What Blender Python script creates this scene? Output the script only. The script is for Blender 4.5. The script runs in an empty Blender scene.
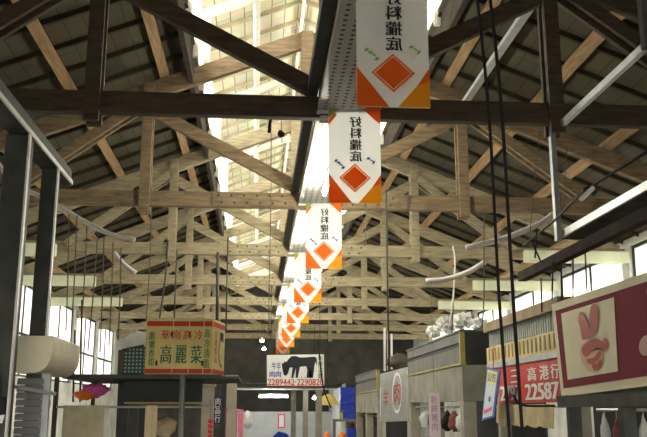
import bpy, bmesh, math, random
from mathutils import Vector, Matrix, noise
random.seed(7)
S = bpy.context.scene
C = S.collection
CH = 1.6                      # eye height
F = 845.0; CX = 323.5; CY = 218.5
PITCH = math.atan(190 / 845.0); YAW = math.atan(0.0768)

# ------------------------------------------------------------------ camera
cam_d = bpy.data.cameras.new('camera'); cam = bpy.data.objects.new('camera', cam_d); C.objects.link(cam)
cam_d.sensor_fit = 'HORIZONTAL'; cam_d.sensor_width = 36; cam_d.lens = F / 647 * 36
cam_d.clip_start = 0.05; cam_d.clip_end = 400
cam.location = (0, 0, CH); cam.rotation_euler = (math.pi / 2 + PITCH, 0, -YAW)
S.camera = cam
RM = cam.rotation_euler.to_matrix()
O = Vector((0, 0, CH))

def ray(px, py):
    return RM @ Vector(((px - CX) / F, -(py - CY) / F, -1.0))
def P(px, py, depth):         # point at a depth in front of the camera
    return O + ray(px, py) * depth
def PX(px, py, X):
    d = ray(px, py); return O + d * (X / d.x)
def PY(px, py, Y):
    d = ray(px, py); return O + d * (Y / d.y)

# ------------------------------------------------------------------ materials
def nt(name):
    m = bpy.data.materials.new(name); m.use_nodes = True
    return m, m.node_tree.nodes, m.node_tree.links, m.node_tree.nodes['Principled BSDF']
def mat(name, col, rough=.7, metal=0, var=.0, scale=6, stretch=None, bump=0, emit=None, es=0, spec=.3):
    m, n, l, b = nt(name)
    b.inputs['Roughness'].default_value = rough; b.inputs['Metallic'].default_value = metal
    b.inputs['Specular IOR Level'].default_value = spec
    b.inputs['Base Color'].default_value = (*col, 1)
    if var or bump:
        tc = n.new('ShaderNodeTexCoord'); mp = n.new('ShaderNodeMapping'); no = n.new('ShaderNodeTexNoise')
        l.new(tc.outputs['Object'], mp.inputs['Vector']); l.new(mp.outputs['Vector'], no.inputs['Vector'])
        mp.inputs['Scale'].default_value = stretch or (1, 1, 1)
        no.inputs['Scale'].default_value = scale; no.inputs['Detail'].default_value = 6
        if var:
            r = n.new('ShaderNodeValToRGB'); l.new(no.outputs['Fac'], r.inputs['Fac'])
            r.color_ramp.elements[0].position = .3; r.color_ramp.elements[1].position = .72
            r.color_ramp.elements[0].color = (*[max(0, c * (1 - var)) for c in col], 1)
            r.color_ramp.elements[1].color = (*[min(1, c * (1 + var)) for c in col], 1)
            l.new(r.outputs['Color'], b.inputs['Base Color'])
        if bump:
            bp = n.new('ShaderNodeBump'); bp.inputs['Strength'].default_value = bump
            l.new(no.outputs['Fac'], bp.inputs['Height']); l.new(bp.outputs['Normal'], b.inputs['Normal'])
    if emit:
        b.inputs['Emission Color'].default_value = (*emit, 1); b.inputs['Emission Strength'].default_value = es
    return m
def sheet(name, col, trans=.5):   # cloth or frosted plastic that lets light through
    m, n, l, b = nt(name)
    b.inputs['Base Color'].default_value = (*col, 1); b.inputs['Roughness'].default_value = .8
    b.inputs['Specular IOR Level'].default_value = .1
    t = n.new('ShaderNodeBsdfTranslucent'); t.inputs['Color'].default_value = (*col, 1)
    mx = n.new('ShaderNodeMixShader'); mx.inputs['Fac'].default_value = trans
    l.new(b.outputs[0], mx.inputs[1]); l.new(t.outputs[0], mx.inputs[2])
    l.new(mx.outputs[0], n['Material Output'].inputs['Surface'])
    return m
def dots(name, base, dot, pitch, rad, axes=(0, 1)):
    m, n, l, b = nt(name)
    tc = n.new('ShaderNodeTexCoord'); sp = n.new('ShaderNodeSeparateXYZ'); l.new(tc.outputs['Object'], sp.inputs[0])
    def mth(op, a, v=None):
        k = n.new('ShaderNodeMath'); k.operation = op
        l.new(a, k.inputs[0])
        if v is not None:
            if isinstance(v, (int, float)): k.inputs[1].default_value = v
            else: l.new(v, k.inputs[1])
        return k.outputs[0]
    sq = []
    for a in axes:
        f = mth('FRACT', mth('DIVIDE', mth('ADD', sp.outputs[a], 50), pitch[axes.index(a)]))
        d = mth('MULTIPLY', mth('SUBTRACT', f, .5), pitch[axes.index(a)])
        sq.append(mth('MULTIPLY', d, d))
    r2 = mth('ADD', sq[0], sq[1])
    inside = mth('LESS_THAN', r2, rad * rad)
    mx = n.new('ShaderNodeMixRGB'); l.new(inside, mx.inputs['Fac'])
    mx.inputs[1].default_value = (*base, 1); mx.inputs[2].default_value = (*dot, 1)
    l.new(mx.outputs[0], b.inputs['Base Color']); b.inputs['Roughness'].default_value = .55
    return m

M = {}
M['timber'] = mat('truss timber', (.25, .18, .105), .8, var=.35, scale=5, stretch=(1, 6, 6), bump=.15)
M['timber_shaded'] = mat('shaded truss timber', (.09, .065, .043), .8, var=.35, scale=5, stretch=(1, 6, 6), bump=.15)  # truss timber again, colour darkened so the nearest truss looks unlit
M['timber2'] = mat('pale truss timber', (.35, .295, .185), .8, var=.3, scale=5, stretch=(1, 6, 6), bump=.15)  # paler timber, used from the third truss on
M['purlin'] = mat('orange purlin timber', (.38, .24, .12), .8, var=.3, scale=4, stretch=(7, .8, 7), bump=.15)
M['dark_timber'] = mat('dark timber', (.07, .06, .05), .9, var=.3, scale=5, spec=.05)
M['batten'] = mat('batten timber', (.05, .04, .022), .85, var=.3)
M['floor'] = mat('floor concrete', (.13, .125, .12), .6, var=.25, scale=2, bump=.1)
M['ground'] = mat('outside paving', (.05, .05, .05), .9, var=.2, scale=1)
M['wall'] = mat('wall plaster', (.75, .74, .69), .9, var=.25, scale=1.5, bump=.1)
M['dark_wall'] = mat('dark gable boards', (.09, .085, .075), .9, var=.3, scale=2)
M['end_wall'] = mat('end wall grey', (.55, .56, .54), .8, var=.1, scale=2)
M['pane'] = sheet('frosted pane', (.80, .81, .79), .5)
M['white_paint'] = mat('white frame paint', (.8, .78, .7), .6, var=.1)
M['pale_paint'] = mat('pale green yellow paint', (.70, .72, .52), .6, var=.12, scale=3)
M['steel_dark'] = mat('dark painted steel', (.075, .08, .07), .6, 0, var=.25, scale=8, spec=.12)
M['steel_grey'] = mat('grey steel', (.42, .44, .44), .4, .5, var=.15, scale=8)
M['galv'] = mat('galvanised steel', (.55, .56, .55), .4, .6, var=.15, scale=10)
M['rack_post'] = mat('worn rack steel', (.20, .20, .185), .5, .3, var=.2)
M['black'] = mat('black rubber', (.012, .012, .012), .6)
M['rope'] = mat('grey rope', (.17, .15, .12), .9, var=.3, scale=40)
M['pale_pipe'] = mat('white conduit', (.78, .74, .72), .4, var=.08)
M['tray'] = dots('perforated tray', (.38, .375, .35), (.03, .03, .03), (.072, .072), .0155)
M['cream_metal'] = mat('cream shutter housing', (.78, .72, .53), .45, .1, var=.12, scale=4)
M['shutter'] = mat('shutter slats', (.20, .205, .20), .5, .2, var=.1)
M['carton'] = mat('carton yellow', (.72, .58, .22), .8, var=.1, scale=5)
M['carton_side'] = mat('carton tape', (.72, .62, .36), .6)
M['red_print'] = mat('red print', (.55, .05, .03), .7)
M['green_print'] = mat('green print', (.03, .15, .08), .7)
M['basket'] = dots('basket mesh', (.02, .035, .025), (.25, .42, .30), (.03, .03), .008, (0, 2))
M['basket_end'] = mat('basket end', (.10, .085, .06), .8)
M['banner'] = sheet('banner cloth', (.88, .89, .88), .68)
M['b_orange'] = sheet('banner orange', (.93, .27, .05), .72)
M['b_yellow'] = sheet('banner yellow', (.96, .52, .06), .72)
M['b_green'] = sheet('banner green', (.35, .55, .18), .5)
M['ink'] = mat('black ink', (.03, .03, .035), .8)
M['white_print'] = mat('white print', (.86, .85, .82), .7)
M['sign_white'] = mat('sign white', (.84, .84, .80), .5)
M['blue_print'] = mat('blue print', (.05, .10, .40), .6)
M['maroon'] = mat('maroon sign', (.27, .05, .07), .8, var=.06, scale=2, spec=.08)
M['sign_cream'] = mat('sign cream', (.92, .84, .60), .7, var=.05)
M['sign_red'] = mat('sign red shape', (.50, .06, .05), .5)
M['peach'] = mat('sign peach', (.80, .48, .32), .5)
M['red_board'] = mat('red board', (.62, .04, .035), .5, var=.08)
M['tan_cloth'] = mat('tan cloth', (.62, .50, .30), .9, var=.15, scale=8)
M['khaki_towel'] = mat('khaki towel', (.50, .45, .30), .95, var=.15, scale=14)
M['concrete'] = mat('stall concrete', (.27, .26, .22), .85, var=.25, scale=3, bump=.1)
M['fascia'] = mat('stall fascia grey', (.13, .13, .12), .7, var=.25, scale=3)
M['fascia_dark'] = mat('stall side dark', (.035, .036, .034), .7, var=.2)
M['olive_trim'] = mat('olive trim', (.36, .29, .09), .6, var=.15)
M['stall_post'] = mat('stall post', (.38, .35, .28), .8, var=.2, scale=4)
M['wood_band'] = mat('stall wood band', (.32, .24, .15), .8, var=.25, scale=5)
M['corrugated'] = mat('corrugated grey', (.34, .35, .33), .5, .3)
M['beige_panel'] = mat('beige panel', (.62, .52, .28), .7, var=.1)
M['brown_stripe'] = mat('brown stripe', (.38, .25, .10), .8)
M['blue_plastic'] = mat('blue plastic', (.02, .05, .45), .4, var=.1)
M['yellow_plastic'] = mat('yellow plastic', (.75, .65, .08), .4)
M['pink'] = mat('pink cloth', (.80, .20, .34), .9, var=.25, scale=10)
M['magenta'] = sheet('magenta bag', (.85, .18, .55), .4)
M['red_cloth'] = mat('red cloth', (.70, .06, .06), .8)
M['orange_plastic'] = mat('orange plastic', (.90, .22, .03), .5)
M['white_plastic'] = sheet('white plastic', (.88, .89, .88), .35)
M['white_bag'] = mat('white bag', (.85, .85, .82), .6)
M['lamp_shade'] = mat('yellow shade', (.55, .42, .14), .7)
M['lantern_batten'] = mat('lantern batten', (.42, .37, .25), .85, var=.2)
M['tube'] = mat('lamp tube', (1, 1, 1), .4, emit=(1, 1, .96), es=14)
M['bulb'] = mat('lamp bulb', (1, 1, 1), .4, emit=(1, .96, .86), es=30)
M['meat'] = mat('hanging meat', (.30, .10, .08), .6, var=.35, scale=12)

def board_mat(name, col):         # boards run along the hall, joints .2 m apart across the slope
    m, n, l, b = nt(name)
    b.inputs['Roughness'].default_value = .85; b.inputs['Specular IOR Level'].default_value = .15
    tc = n.new('ShaderNodeTexCoord'); mp = n.new('ShaderNodeMapping'); l.new(tc.outputs['Object'], mp.inputs['Vector'])
    mp.inputs['Rotation'].default_value = (0, 0, math.pi / 2)
    br = n.new('ShaderNodeTexBrick'); l.new(mp.outputs['Vector'], br.inputs['Vector'])
    br.inputs['Scale'].default_value = 1; br.inputs['Brick Width'].default_value = 1.9; br.inputs['Row Height'].default_value = .19
    br.inputs['Mortar Size'].default_value = .008; br.inputs['Mortar Smooth'].default_value = .2
    br.inputs['Color1'].default_value = (*col, 1); br.inputs['Color2'].default_value = (*[c * .8 for c in col], 1)
    br.inputs['Mortar'].default_value = (*[c * .3 for c in col], 1)
    no = n.new('ShaderNodeTexNoise'); no.inputs['Scale'].default_value = 2.2; no.inputs['Detail'].default_value = 5
    l.new(tc.outputs['Object'], no.inputs['Vector'])
    mx = n.new('ShaderNodeMixRGB'); mx.blend_type = 'MULTIPLY'; mx.inputs['Fac'].default_value = .55
    l.new(br.outputs['Color'], mx.inputs[1]); l.new(no.outputs['Color'], mx.inputs[2])
    g = n.new('ShaderNodeBrightContrast'); g.inputs['Bright'].default_value = .04; l.new(mx.outputs[0], g.inputs['Color'])
    l.new(g.outputs[0], b.inputs['Base Color'])
    return m
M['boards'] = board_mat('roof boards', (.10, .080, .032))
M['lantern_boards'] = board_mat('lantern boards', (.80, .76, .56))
M['roof_top'] = mat('roof sheet outside', (.80, .80, .78), .7)

# ------------------------------------------------------------------ mesh helpers
def B(): return bmesh.new()
def box(bm, x0, x1, y0, y1, z0, z1):
    vs = [bm.verts.new((x, y, z)) for x in (x0, x1) for y in (y0, y1) for z in (z0, z1)]
    for f in ((0, 1, 3, 2), (4, 6, 7, 5), (0, 4, 5, 1), (2, 3, 7, 6), (0, 2, 6, 4), (1, 5, 7, 3)):
        bm.faces.new([vs[i] for i in f])
    return bm
def beam(bm, p0, p1, w, h, up=(0, 0, 1)):
    p0 = Vector(p0); p1 = Vector(p1); d = (p1 - p0).normalized(); up = Vector(up)
    s = d.cross(up)
    if s.length < 1e-4: s = d.cross(Vector((0, 1, 0)))
    s.normalize(); u = s.cross(d).normalized()
    vs = []
    for p in (p0, p1):
        for a, b in ((-1, -1), (1, -1), (1, 1), (-1, 1)):
            vs.append(bm.verts.new(p + s * a * w / 2 + u * b * h / 2))
    for f in ((0, 3, 2, 1), (4, 5, 6, 7), (0, 1, 5, 4), (1, 2, 6, 5), (2, 3, 7, 6), (3, 0, 4, 7)):
        bm.faces.new([vs[i] for i in f])
    return bm
def hexa(bm, front, off):         # a quad of four corners pushed back by a vector
    off = Vector(off); a = [bm.verts.new(p) for p in front]; b = [bm.verts.new(Vector(p) + off) for p in front]
    bm.faces.new(a); bm.faces.new(b[::-1])
    for i in range(4):
        bm.faces.new((a[i], b[i], b[(i + 1) % 4], a[(i + 1) % 4]))
    return bm
def poly(bm, pts):
    bm.faces.new([bm.verts.new(p) for p in pts]); return bm
def tube(bm, pts, r, n=8, r2=None):
    pts = [Vector(p) for p in pts]; rings = []
    for i, p in enumerate(pts):
        d = (pts[min(i + 1, len(pts) - 1)] - pts[max(i - 1, 0)]).normalized()
        a = d.cross(Vector((0, 0, 1)) if abs(d.z) < .9 else Vector((0, 1, 0))).normalized(); b = d.cross(a)
        rr = r if r2 is None else r + (r2 - r) * i / (len(pts) - 1)
        rings.append([bm.verts.new(p + (a * math.cos(t) + b * math.sin(t)) * rr) for t in [2 * math.pi * k / n for k in range(n)]])
    for q, w in zip(rings, rings[1:]):
        for k in range(n):
            bm.faces.new((q[k], q[(k + 1) % n], w[(k + 1) % n], w[k]))
    bm.faces.new(rings[0][::-1]); bm.faces.new(rings[-1])
    return bm
def smooth_path(pts, n=6):        # Catmull-Rom through the points
    pts = [Vector(p) for p in pts]; out = []
    q = [pts[0] * 2 - pts[1]] + pts + [pts[-1] * 2 - pts[-2]]
    for i in range(1, len(q) - 2):
        for k in range(n):
            t = k / n; a, b, c, d = q[i - 1:i + 3]
            out.append(.5 * ((2 * b) + (c - a) * t + (2 * a - 5 * b + 4 * c - d) * t * t + (3 * b - a - 3 * c + d) * t ** 3))
    return out + [pts[-1]]
def blob(bm, c, r, sub=3, amp=.3, freq=3, seed=0, flat=None):
    g = bmesh.ops.create_icosphere(bm, subdivisions=sub, radius=1)
    c = Vector(c)
    for v in g['verts']:
        k = 1 + amp * noise.noise(v.co * freq + Vector((seed, seed * 2, 0)))
        v.co = Vector((v.co.x * r[0], v.co.y * r[1], v.co.z * r[2])) * k
        if flat is not None and v.co.z < -flat: v.co.z = -flat
        v.co += c
    return bm
def cloth(bm, tl, tr, drop, nx=14, nz=10, fold=.02, waves=4, thick=.008, jag=.0):
    tl = Vector(tl); tr = Vector(tr); d = tr - tl; nrm = d.cross(Vector((0, 0, 1))).normalized()
    fr = []
    for j in range(nz + 1):
        row = []
        for i in range(nx + 1):
            u = i / nx; v = j / nz
            dz = drop * (1 + jag * (noise.noise(Vector((u * 7, 3.3, drop))) if j == nz else 0))
            p = tl + d * u + Vector((0, 0, -dz * v)) + nrm * fold * (.25 + .75 * v) * math.sin(u * waves * 2 * math.pi + 1.3 * v)
            row.append(p)
        fr.append(row)
    for off, flip in ((0, False), (thick, True)):
        g = [[bm.verts.new(p + nrm * off) for p in row] for row in fr]
        for j in range(nz):
            for i in range(nx):
                f = (g[j][i], g[j][i + 1], g[j + 1][i + 1], g[j + 1][i])
                bm.faces.new(f[::-1] if flip else f)
    return bm
def obj(name, bm, m, parent=None, smooth=False, bevel=0):
    if bevel:
        bmesh.ops.bevel(bm, geom=list(bm.edges), offset=bevel, segments=1, affect='EDGES', clamp_overlap=True)
    bmesh.ops.recalc_face_normals(bm, faces=bm.faces[:])
    if parent is None:
        xs = [v.co for v in bm.verts]
        lo = Vector((min(v.x for v in xs), min(v.y for v in xs), min(v.z for v in xs)))
        hi = Vector((max(v.x for v in xs), max(v.y for v in xs), max(v.z for v in xs)))
        loc = Vector(((lo.x + hi.x) / 2, (lo.y + hi.y) / 2, lo.z)); base = loc
    else:
        loc = Vector((0, 0, 0)); r = parent; base = Vector((0, 0, 0))
        while r: base += r.location; r = r.parent
    for v in bm.verts: v.co -= base
    me = bpy.data.meshes.new(name); bm.to_mesh(me); bm.free()
    mats = m if isinstance(m, (list, tuple)) else [m]
    for k in mats: me.materials.append(k)
    if smooth:
        for f in me.polygons: f.use_smooth = True
    o = bpy.data.objects.new(name, me); C.objects.link(o)
    o.location = loc
    if parent: o.parent = parent
    return o
def tag(o, label, cat, group=None, kind=None):
    o['label'] = label; o['category'] = cat
    if group: o['group'] = group
    if kind: o['kind'] = kind
    return o
def thing(name, label, cat, loc, group=None):
    o = bpy.data.objects.new(name, None); C.objects.link(o); o.location = loc; o.empty_display_size = .1
    return tag(o, label, cat, group)
def structure(name, bm, m, label=None, **k):
    o = obj(name, bm, m, **k); o['kind'] = 'structure'
    if label: o['label'] = label
    return o
def copy_tree(o, parent=None):
    c = o.copy(); C.objects.link(c)
    if parent: c.parent = parent
    for ch in list(o.children): copy_tree(ch, c)
    return c

_txt = {}
def glyphs(s, bold=0.0, spacing=1.0):
    k = (s, bold, spacing)
    if k not in _txt:
        cu = bpy.data.curves.new('lettering', 'FONT'); cu.body = s; cu.size = 1; cu.offset = bold
        cu.space_line = spacing; cu.resolution_u = 3; cu.align_x = 'CENTER'
        o = bpy.data.objects.new('lettering', cu); C.objects.link(o)
        bpy.context.view_layer.update()
        me = bpy.data.meshes.new_from_object(o.evaluated_get(bpy.context.evaluated_depsgraph_get()))
        vs = [v.co.copy() for v in me.vertices]; fs = [tuple(p.vertices) for p in me.polygons]
        bpy.data.objects.remove(o); bpy.data.curves.remove(cu); bpy.data.meshes.remove(me)
        _txt[k] = (vs, fs)
    return _txt[k]
def write(bm, s, fn, u0, u1, v0, v1, bold=0.02, mirror=False, spacing=1.0):
    """lay text into the box u0..u1, v0..v1 of a surface; fn maps (u, v) to a point"""
    vs, fs = glyphs(s, 0.0, spacing)
    if not vs: return bm
    if bold > 0:
        k = bold * (u1 - u0) * .9 / (len(s) if '\n' not in s else 1)
        nr = (Vector(fn(1, 0)) - Vector(fn(0, 0))).cross(Vector(fn(0, 1)) - Vector(fn(0, 0))).normalized()
        for d, e in ((-k, .0005), (k, .0013)):
            write(bm, s, lambda u, v: Vector(fn(u, v)) + nr * e, u0 + d, u1 + d, v0, v1, 0, mirror, spacing)
        return bm
    x0 = min(v.x for v in vs); x1 = max(v.x for v in vs); y0 = min(v.y for v in vs); y1 = max(v.y for v in vs)
    nv = []
    for v in vs:
        a = (v.x - x0) / (x1 - x0); b = (v.y - y0) / (y1 - y0)
        if mirror: a = 1 - a
        nv.append(bm.verts.new(fn(u0 + (u1 - u0) * a, v0 + (v1 - v0) * b)))
    for f in fs:
        try: bm.faces.new([nv[i] for i in f])
        except ValueError: pass
    return bm
def quad_map(tl, tr, bl, br, off):   # (u right, v up) in 0..1 over four corners, lifted by off
    tl, tr, bl, br, off = (Vector(k) for k in (tl, tr, bl, br, off))
    return lambda u, v: (bl * (1 - u) + br * u) * (1 - v) + (tl * (1 - u) + tr * u) * v + off
def flat(bm, fn, pts):
    bm.faces.new([bm.verts.new(fn(u, v)) for u, v in pts]); return bm

# ------------------------------------------------------------------ the hall
XC = .565                                   # centre line of the hall
HS = 5.5                                    # half width to the side walls
ZB = CH + 2.40                              # underside of the bottom chords
ZA = CH + 4.65                              # ridge, middle of the truss rafters
SL = .394
TY = [6.76, 10.08, 13.40, 16.75, 20.1, 23.4, 26.7, 30.0]
YB, YE = -2.5, 33.0                         # wall behind the camera, far gable
XL, XR = XC - HS, XC + HS
def zr(rel): return ZA - SL * abs(rel)      # middle of rafter
OFF_P = .12; OFF_B = .21; OFF_S = .27       # rafter top, purlin top, batten top = underside of boards

bm = B(); box(bm, XL - .2, XR + .2, YB - .2, YE + 12, -.1, 0); structure('floor', bm, M['floor'])
bm = B(); box(bm, -60, 60, -50, 90, -.3, -.12); structure('ground', bm, M['ground'])

def side_wall(name, x0, x1, win):
    bm = B(); zt = zr(HS) + OFF_S - .02
    y = YB
    for a, b in win:
        box(bm, x0, x1, y, a, 0, zt)
        box(bm, x0, x1, a, b, 0, 2.25); box(bm, x0, x1, a, b, 4.22, zt)
        y = b
    box(bm, x0, x1, y, YE, 0, zt)
    return structure(name, bm, M['wall'])
WIN = [(TY[i] + .20, TY[i + 1] - .10) for i in range(1, 7)]
WINL = WIN
side_wall('wall_left', XL - .15, XL, WINL)
side_wall('wall_right', XR, XR + .15, WIN)
wn = 0
for wins, x in ((WINL, XL - .09), (WIN, XR + .09)):
    for a, b in wins:
        wn += 1
        bm = B()
        n = 2
        for k in range(n + 1):
            y = a + .03 + (b - a - .06) * k / n
            box(bm, x - .03, x + .03, y - .025, y + .025, 2.252, 4.218)
        for z in (2.275, 3.15, 4.195): box(bm, x - .028, x + .028, a, b, z - .025, z + .025)
        fr = structure('window_%d' % wn, bm, M['steel_dark'])
        bm = B(); box(bm, x - .006, x + .006, a + .01, b - .01, 2.26, 4.21)
        obj('pane', bm, M['pane'], fr)
bm = B(); EZ = 2.15; E0, E1 = XC - 2.6, XC + 2.6                       # unseen opening added behind the camera, sized to light the stalls
box(bm, XL - .15, E0, YB - .15, YB, 0, 7); box(bm, E1, XR + .15, YB - .15, YB, 0, 7); box(bm, E0, E1, YB - .15, YB, EZ, 7)
structure('wall_back', bm, M['wall'])
# far gable: dark boards above an opening into a low passage
bm = B()
GX0, GX1, GZ = -1.3, 3.4, CH + .95
zt = zr(HS) + OFF_S
box(bm, XL - .15, GX0, YE, YE + .15, 0, zt); box(bm, GX1, XR + .15, YE, YE + .15, 0, zt)
box(bm, GX0, GX1, YE, YE + .15, GZ, zt)
hexa(bm, [(XL - .15, YE, zt), (XR + .15, YE, zt), (XC + .05, YE, zr(0) + OFF_S), (XC - .05, YE, zr(0) + OFF_S)], (0, .15, 0))
structure('wall_end', bm, M['dark_wall'])
bm = B(); box(bm, GX0 - .15, GX0, YE + .15, YE + 8, 0, GZ + .15); structure('wall_passage_left', bm, M['wall'])
bm = B(); box(bm, GX1, GX1 + .15, YE + .15, YE + 8, 0, GZ + .15); structure('wall_passage_right', bm, M['wall'])
bm = B(); box(bm, GX0 - .15, GX1 + .15, YE + 8, YE + 8.15, 0, GZ + .15); structure('wall_passage_end', bm, M['dark_wall'])  # dark colour put in for the unlit space beyond the low wall
bm = B(); box(bm, GX0 + .01, GX1 - .01, YE + 6.6, YE + 6.75, 0, 1.46); structure('wall_passage_low', bm, M['end_wall'])
bm = B(); box(bm, GX0, GX1, YE + .15, YE + 8, GZ + .005, GZ + .12); structure('ceiling_passage', bm, M['dark_wall'])
for k, yy in enumerate((YE + 1.6, YE + 3.4, YE + 5.4)):
    bm = B(); box(bm, GX0, GX1, yy, yy + .16, GZ - .14, GZ); structure('trim_%d' % (k + 1), bm, M['white_paint' if k else 'concrete'])

# roof: boards on battens; a raised lantern along the ridge
LE = 1.40                                   # lower roof stops here
LY0, LY1 = 7.3, 31.5                        # lantern from / to
RAISE = .74
def slope_slab(sign, r0, r1, y0, y1, dz, th=.05):
    a = XC + sign * r0; b = XC + sign * r1
    bm = B()
    hexa(bm, [(a, y0, zr(r0) + dz), (b, y0, zr(r1) + dz), (b, y1, zr(r1) + dz), (a, y1, zr(r0) + dz)], (0, 0, th))
    return bm
def battens(par, sign, r0, r1, y0, y1, dz, m, step=.6):
    first = None; n = int((y1 - y0 - .1) / step)
    for k in range(n + 1):
        y = y0 + .08 + k * step
        if first is None:
            bm = B(); beam(bm, (XC + sign * r0, y, zr(r0) + dz - .03), (XC + sign * r1, y, zr(r1) + dz - .03), .038, .058)
            first = obj('batten', bm, m, par)
        else:
            o = first.copy(); C.objects.link(o); o.parent = par; o.location = (0, k * step, 0)
EV = HS + .25
for sign, side in ((-1, 'left'), (1, 'right')):
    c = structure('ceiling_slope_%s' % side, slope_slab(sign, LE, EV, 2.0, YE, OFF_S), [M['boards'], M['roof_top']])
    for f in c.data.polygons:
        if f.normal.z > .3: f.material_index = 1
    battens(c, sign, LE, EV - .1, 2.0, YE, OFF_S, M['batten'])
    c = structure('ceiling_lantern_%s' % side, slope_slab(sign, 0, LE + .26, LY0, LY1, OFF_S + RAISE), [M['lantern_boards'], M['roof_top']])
    for f in c.data.polygons:
        if f.normal.z > .3: f.material_index = 1
    battens(c, sign, .03, LE + .2, LY0, LY1, OFF_S + RAISE, M['lantern_batten'])
    # lower roof carried up to the ridge where there is no lantern
    structure('ceiling_ridge_%s' % side, slope_slab(sign, 0, LE - .001, 2.0, LY0, OFF_S), M['boards'])
    structure('ceiling_far_ridge_%s' % side, slope_slab(sign, 0, LE - .001, LY1, YE, OFF_S), M['boards'])
    structure('ceiling_near_%s' % side, slope_slab(sign, 0, EV, YB, 1.999, OFF_S), M['boards'])
for k, (y0, y1) in enumerate(((LY0 - .05, LY0), (LY1, LY1 + .05))):
    bm = B()
    pts = [(XC - LE - .02, zr(LE) + OFF_S), (XC, zr(0) + OFF_S), (XC + LE + .02, zr(LE) + OFF_S), (XC + LE + .02, zr(LE) + OFF_S + RAISE), (XC, zr(0) + OFF_S + RAISE), (XC - LE - .02, zr(LE) + OFF_S + RAISE)]
    f = [bm.verts.new((x, y0, z)) for x, z in pts]; g = [bm.verts.new((x, y1, z)) for x, z in pts]
    for i in range(6): bm.faces.new((f[i], f[(i + 1) % 6], g[(i + 1) % 6], g[i]))
    for q in (f, g):
        bm.faces.new((q[0], q[1], q[4], q[5])); bm.faces.new((q[1], q[2], q[3], q[4]))
    structure('wall_lantern_%s' % ('near', 'far')[k], bm, M['white_paint'])
for sign, side in ((-1, 'left'), (1, 'right')):      # open clerestory: posts and rails, no glass
    x = XC + sign * (LE - .01); z0 = zr(LE) + OFF_P; z1 = zr(LE) + OFF_S + RAISE - .07
    bm = B()
    y = LY0 + .3
    while y < LY1:
        box(bm, x - .035, x + .035, y - .03, y + .03, z0, z1); y += 1.1
    box(bm, x - .04, x + .04, LY0, LY1, z1 - .07, z1)
    wn += 1
    structure('window_%d' % wn, bm, M['white_paint'])
    bm = B(); x2 = XC + sign * (LE + .06); box(bm, x2 - .03, x2 + .03, LY0, LY1, zr(LE) - .10, zr(LE) + OFF_S - .06)
    structure('trim_%d' % (5 + wn), bm, M['dark_timber'])

# ------------------------------------------------------------------ trusses
def plank_pair(par, name, a, b, w, m, t=.045):
    """two planks clasping the truss, one in front and one behind"""
    for s in (-1, 1):
        bm = B(); y = Yc + s * (.05 + t / 2 + .001)
        beam(bm, (a[0], y, a[1]), (b[0], y, b[1]), t, w, up=(0, 0, 1) if abs(a[0] - b[0]) > .01 else (1, 0, 0))
        obj(name, bm, m, par)
def make_truss(Y, label, lantern, m):
    global Yc
    Yc = Y + .05
    t = thing('roof_truss', label, 'roof truss', (XC, Yc, ZB), 'timber roof trusses')
    bm = B(); box(bm, XL + .01, XR - .01, Yc - .048, Yc + .048, ZB, ZB + .19); obj('bottom_chord', bm, m, t, bevel=.008)
    for s in (-1, 1):
        bm = B(); beam(bm, (XC + s * .02, Yc, zr(.02)), (XC + s * 5.38, Yc, zr(5.38)), .09, .22); obj('rafter', bm, m, t, bevel=.006)
        X = lambda r: XC + s * r
        plank_pair(t, 'hanger_post', (X(1.97), ZB - .085), (X(1.97), zr(1.97) + .09), .125, m)
        plank_pair(t, 'outer_strut', (X(3.62), ZB + .13), (X(2.0), CH + 3.74), .12, m)
        bm = B(); beam(bm, (X(1.92), Yc, CH + 3.62), (X(.14), Yc, CH + 2.68), .085, .15); obj('inner_strut', bm, m, t)
        if lantern:
            bm = B(); beam(bm, (XC + s * .01, Yc, zr(0) + RAISE + .09), (X(LE + .2), Yc, zr(LE + .2) + RAISE + .09), .07, .12); obj('lantern_rafter', bm, M['white_paint'], t)
            bm = B(); box(bm, X(LE - .12) - .04, X(LE - .12) + .04, Yc - .04, Yc + .04, zr(LE - .12) + .11, zr(LE - .12) + RAISE + .03); obj('lantern_post', bm, M['white_paint'], t)
    plank_pair(t, 'king_post', (XC, ZB + .0), (XC, zr(0) + .08), .15, m)
    for s in ((-1, 1) if lantern else ()):              # bolted splice plates on the chord
        bm = B(); x0 = XC + s * 1.15
        box(bm, min(x0, XC + s * .16), max(x0, XC + s * .16), Yc - .062, Yc - .048, ZB + .012, ZB + .178)
        pl = obj('splice_plate', bm, m, t)
        b0 = None
        for k in range(6):
            for z in (.05, .14):
                xx = s * (.26 + .155 * k + (.04 if z > .1 else 0))
                if b0 is None:
                    bm = B(); tube(bm, [(XC, Yc - .075, ZB), (XC, Yc - .0622, ZB)], .015); bo = b0 = obj('bolt', bm, M['steel_dark'], pl)
                else:
                    bo = b0.copy(); C.objects.link(bo); bo.parent = pl
                bo.location = (xx, 0, z)
    return t
ORD = ['nearest', 'second', 'third', 'fourth', 'fifth', 'sixth', 'seventh', 'eighth']
first = make_truss(TY[0], 'nearest timber roof truss, shaded bottom chord crossing behind the first hanging banner', False, M['timber_shaded'])
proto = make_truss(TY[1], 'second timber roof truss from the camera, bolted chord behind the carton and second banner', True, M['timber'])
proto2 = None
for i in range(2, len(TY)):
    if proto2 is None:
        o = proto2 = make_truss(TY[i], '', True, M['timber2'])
    else:
        o = copy_tree(proto2); o.location.y = TY[i] + .05
    o['label'] = '%s timber roof truss counted from the camera, %s' % (ORD[i], ('paler timber', 'pale ends over painted corbels', 'above the black animal sign', 'beige timber', 'small in the distance', 'farthest, before the dark gable')[i - 2])

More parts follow.
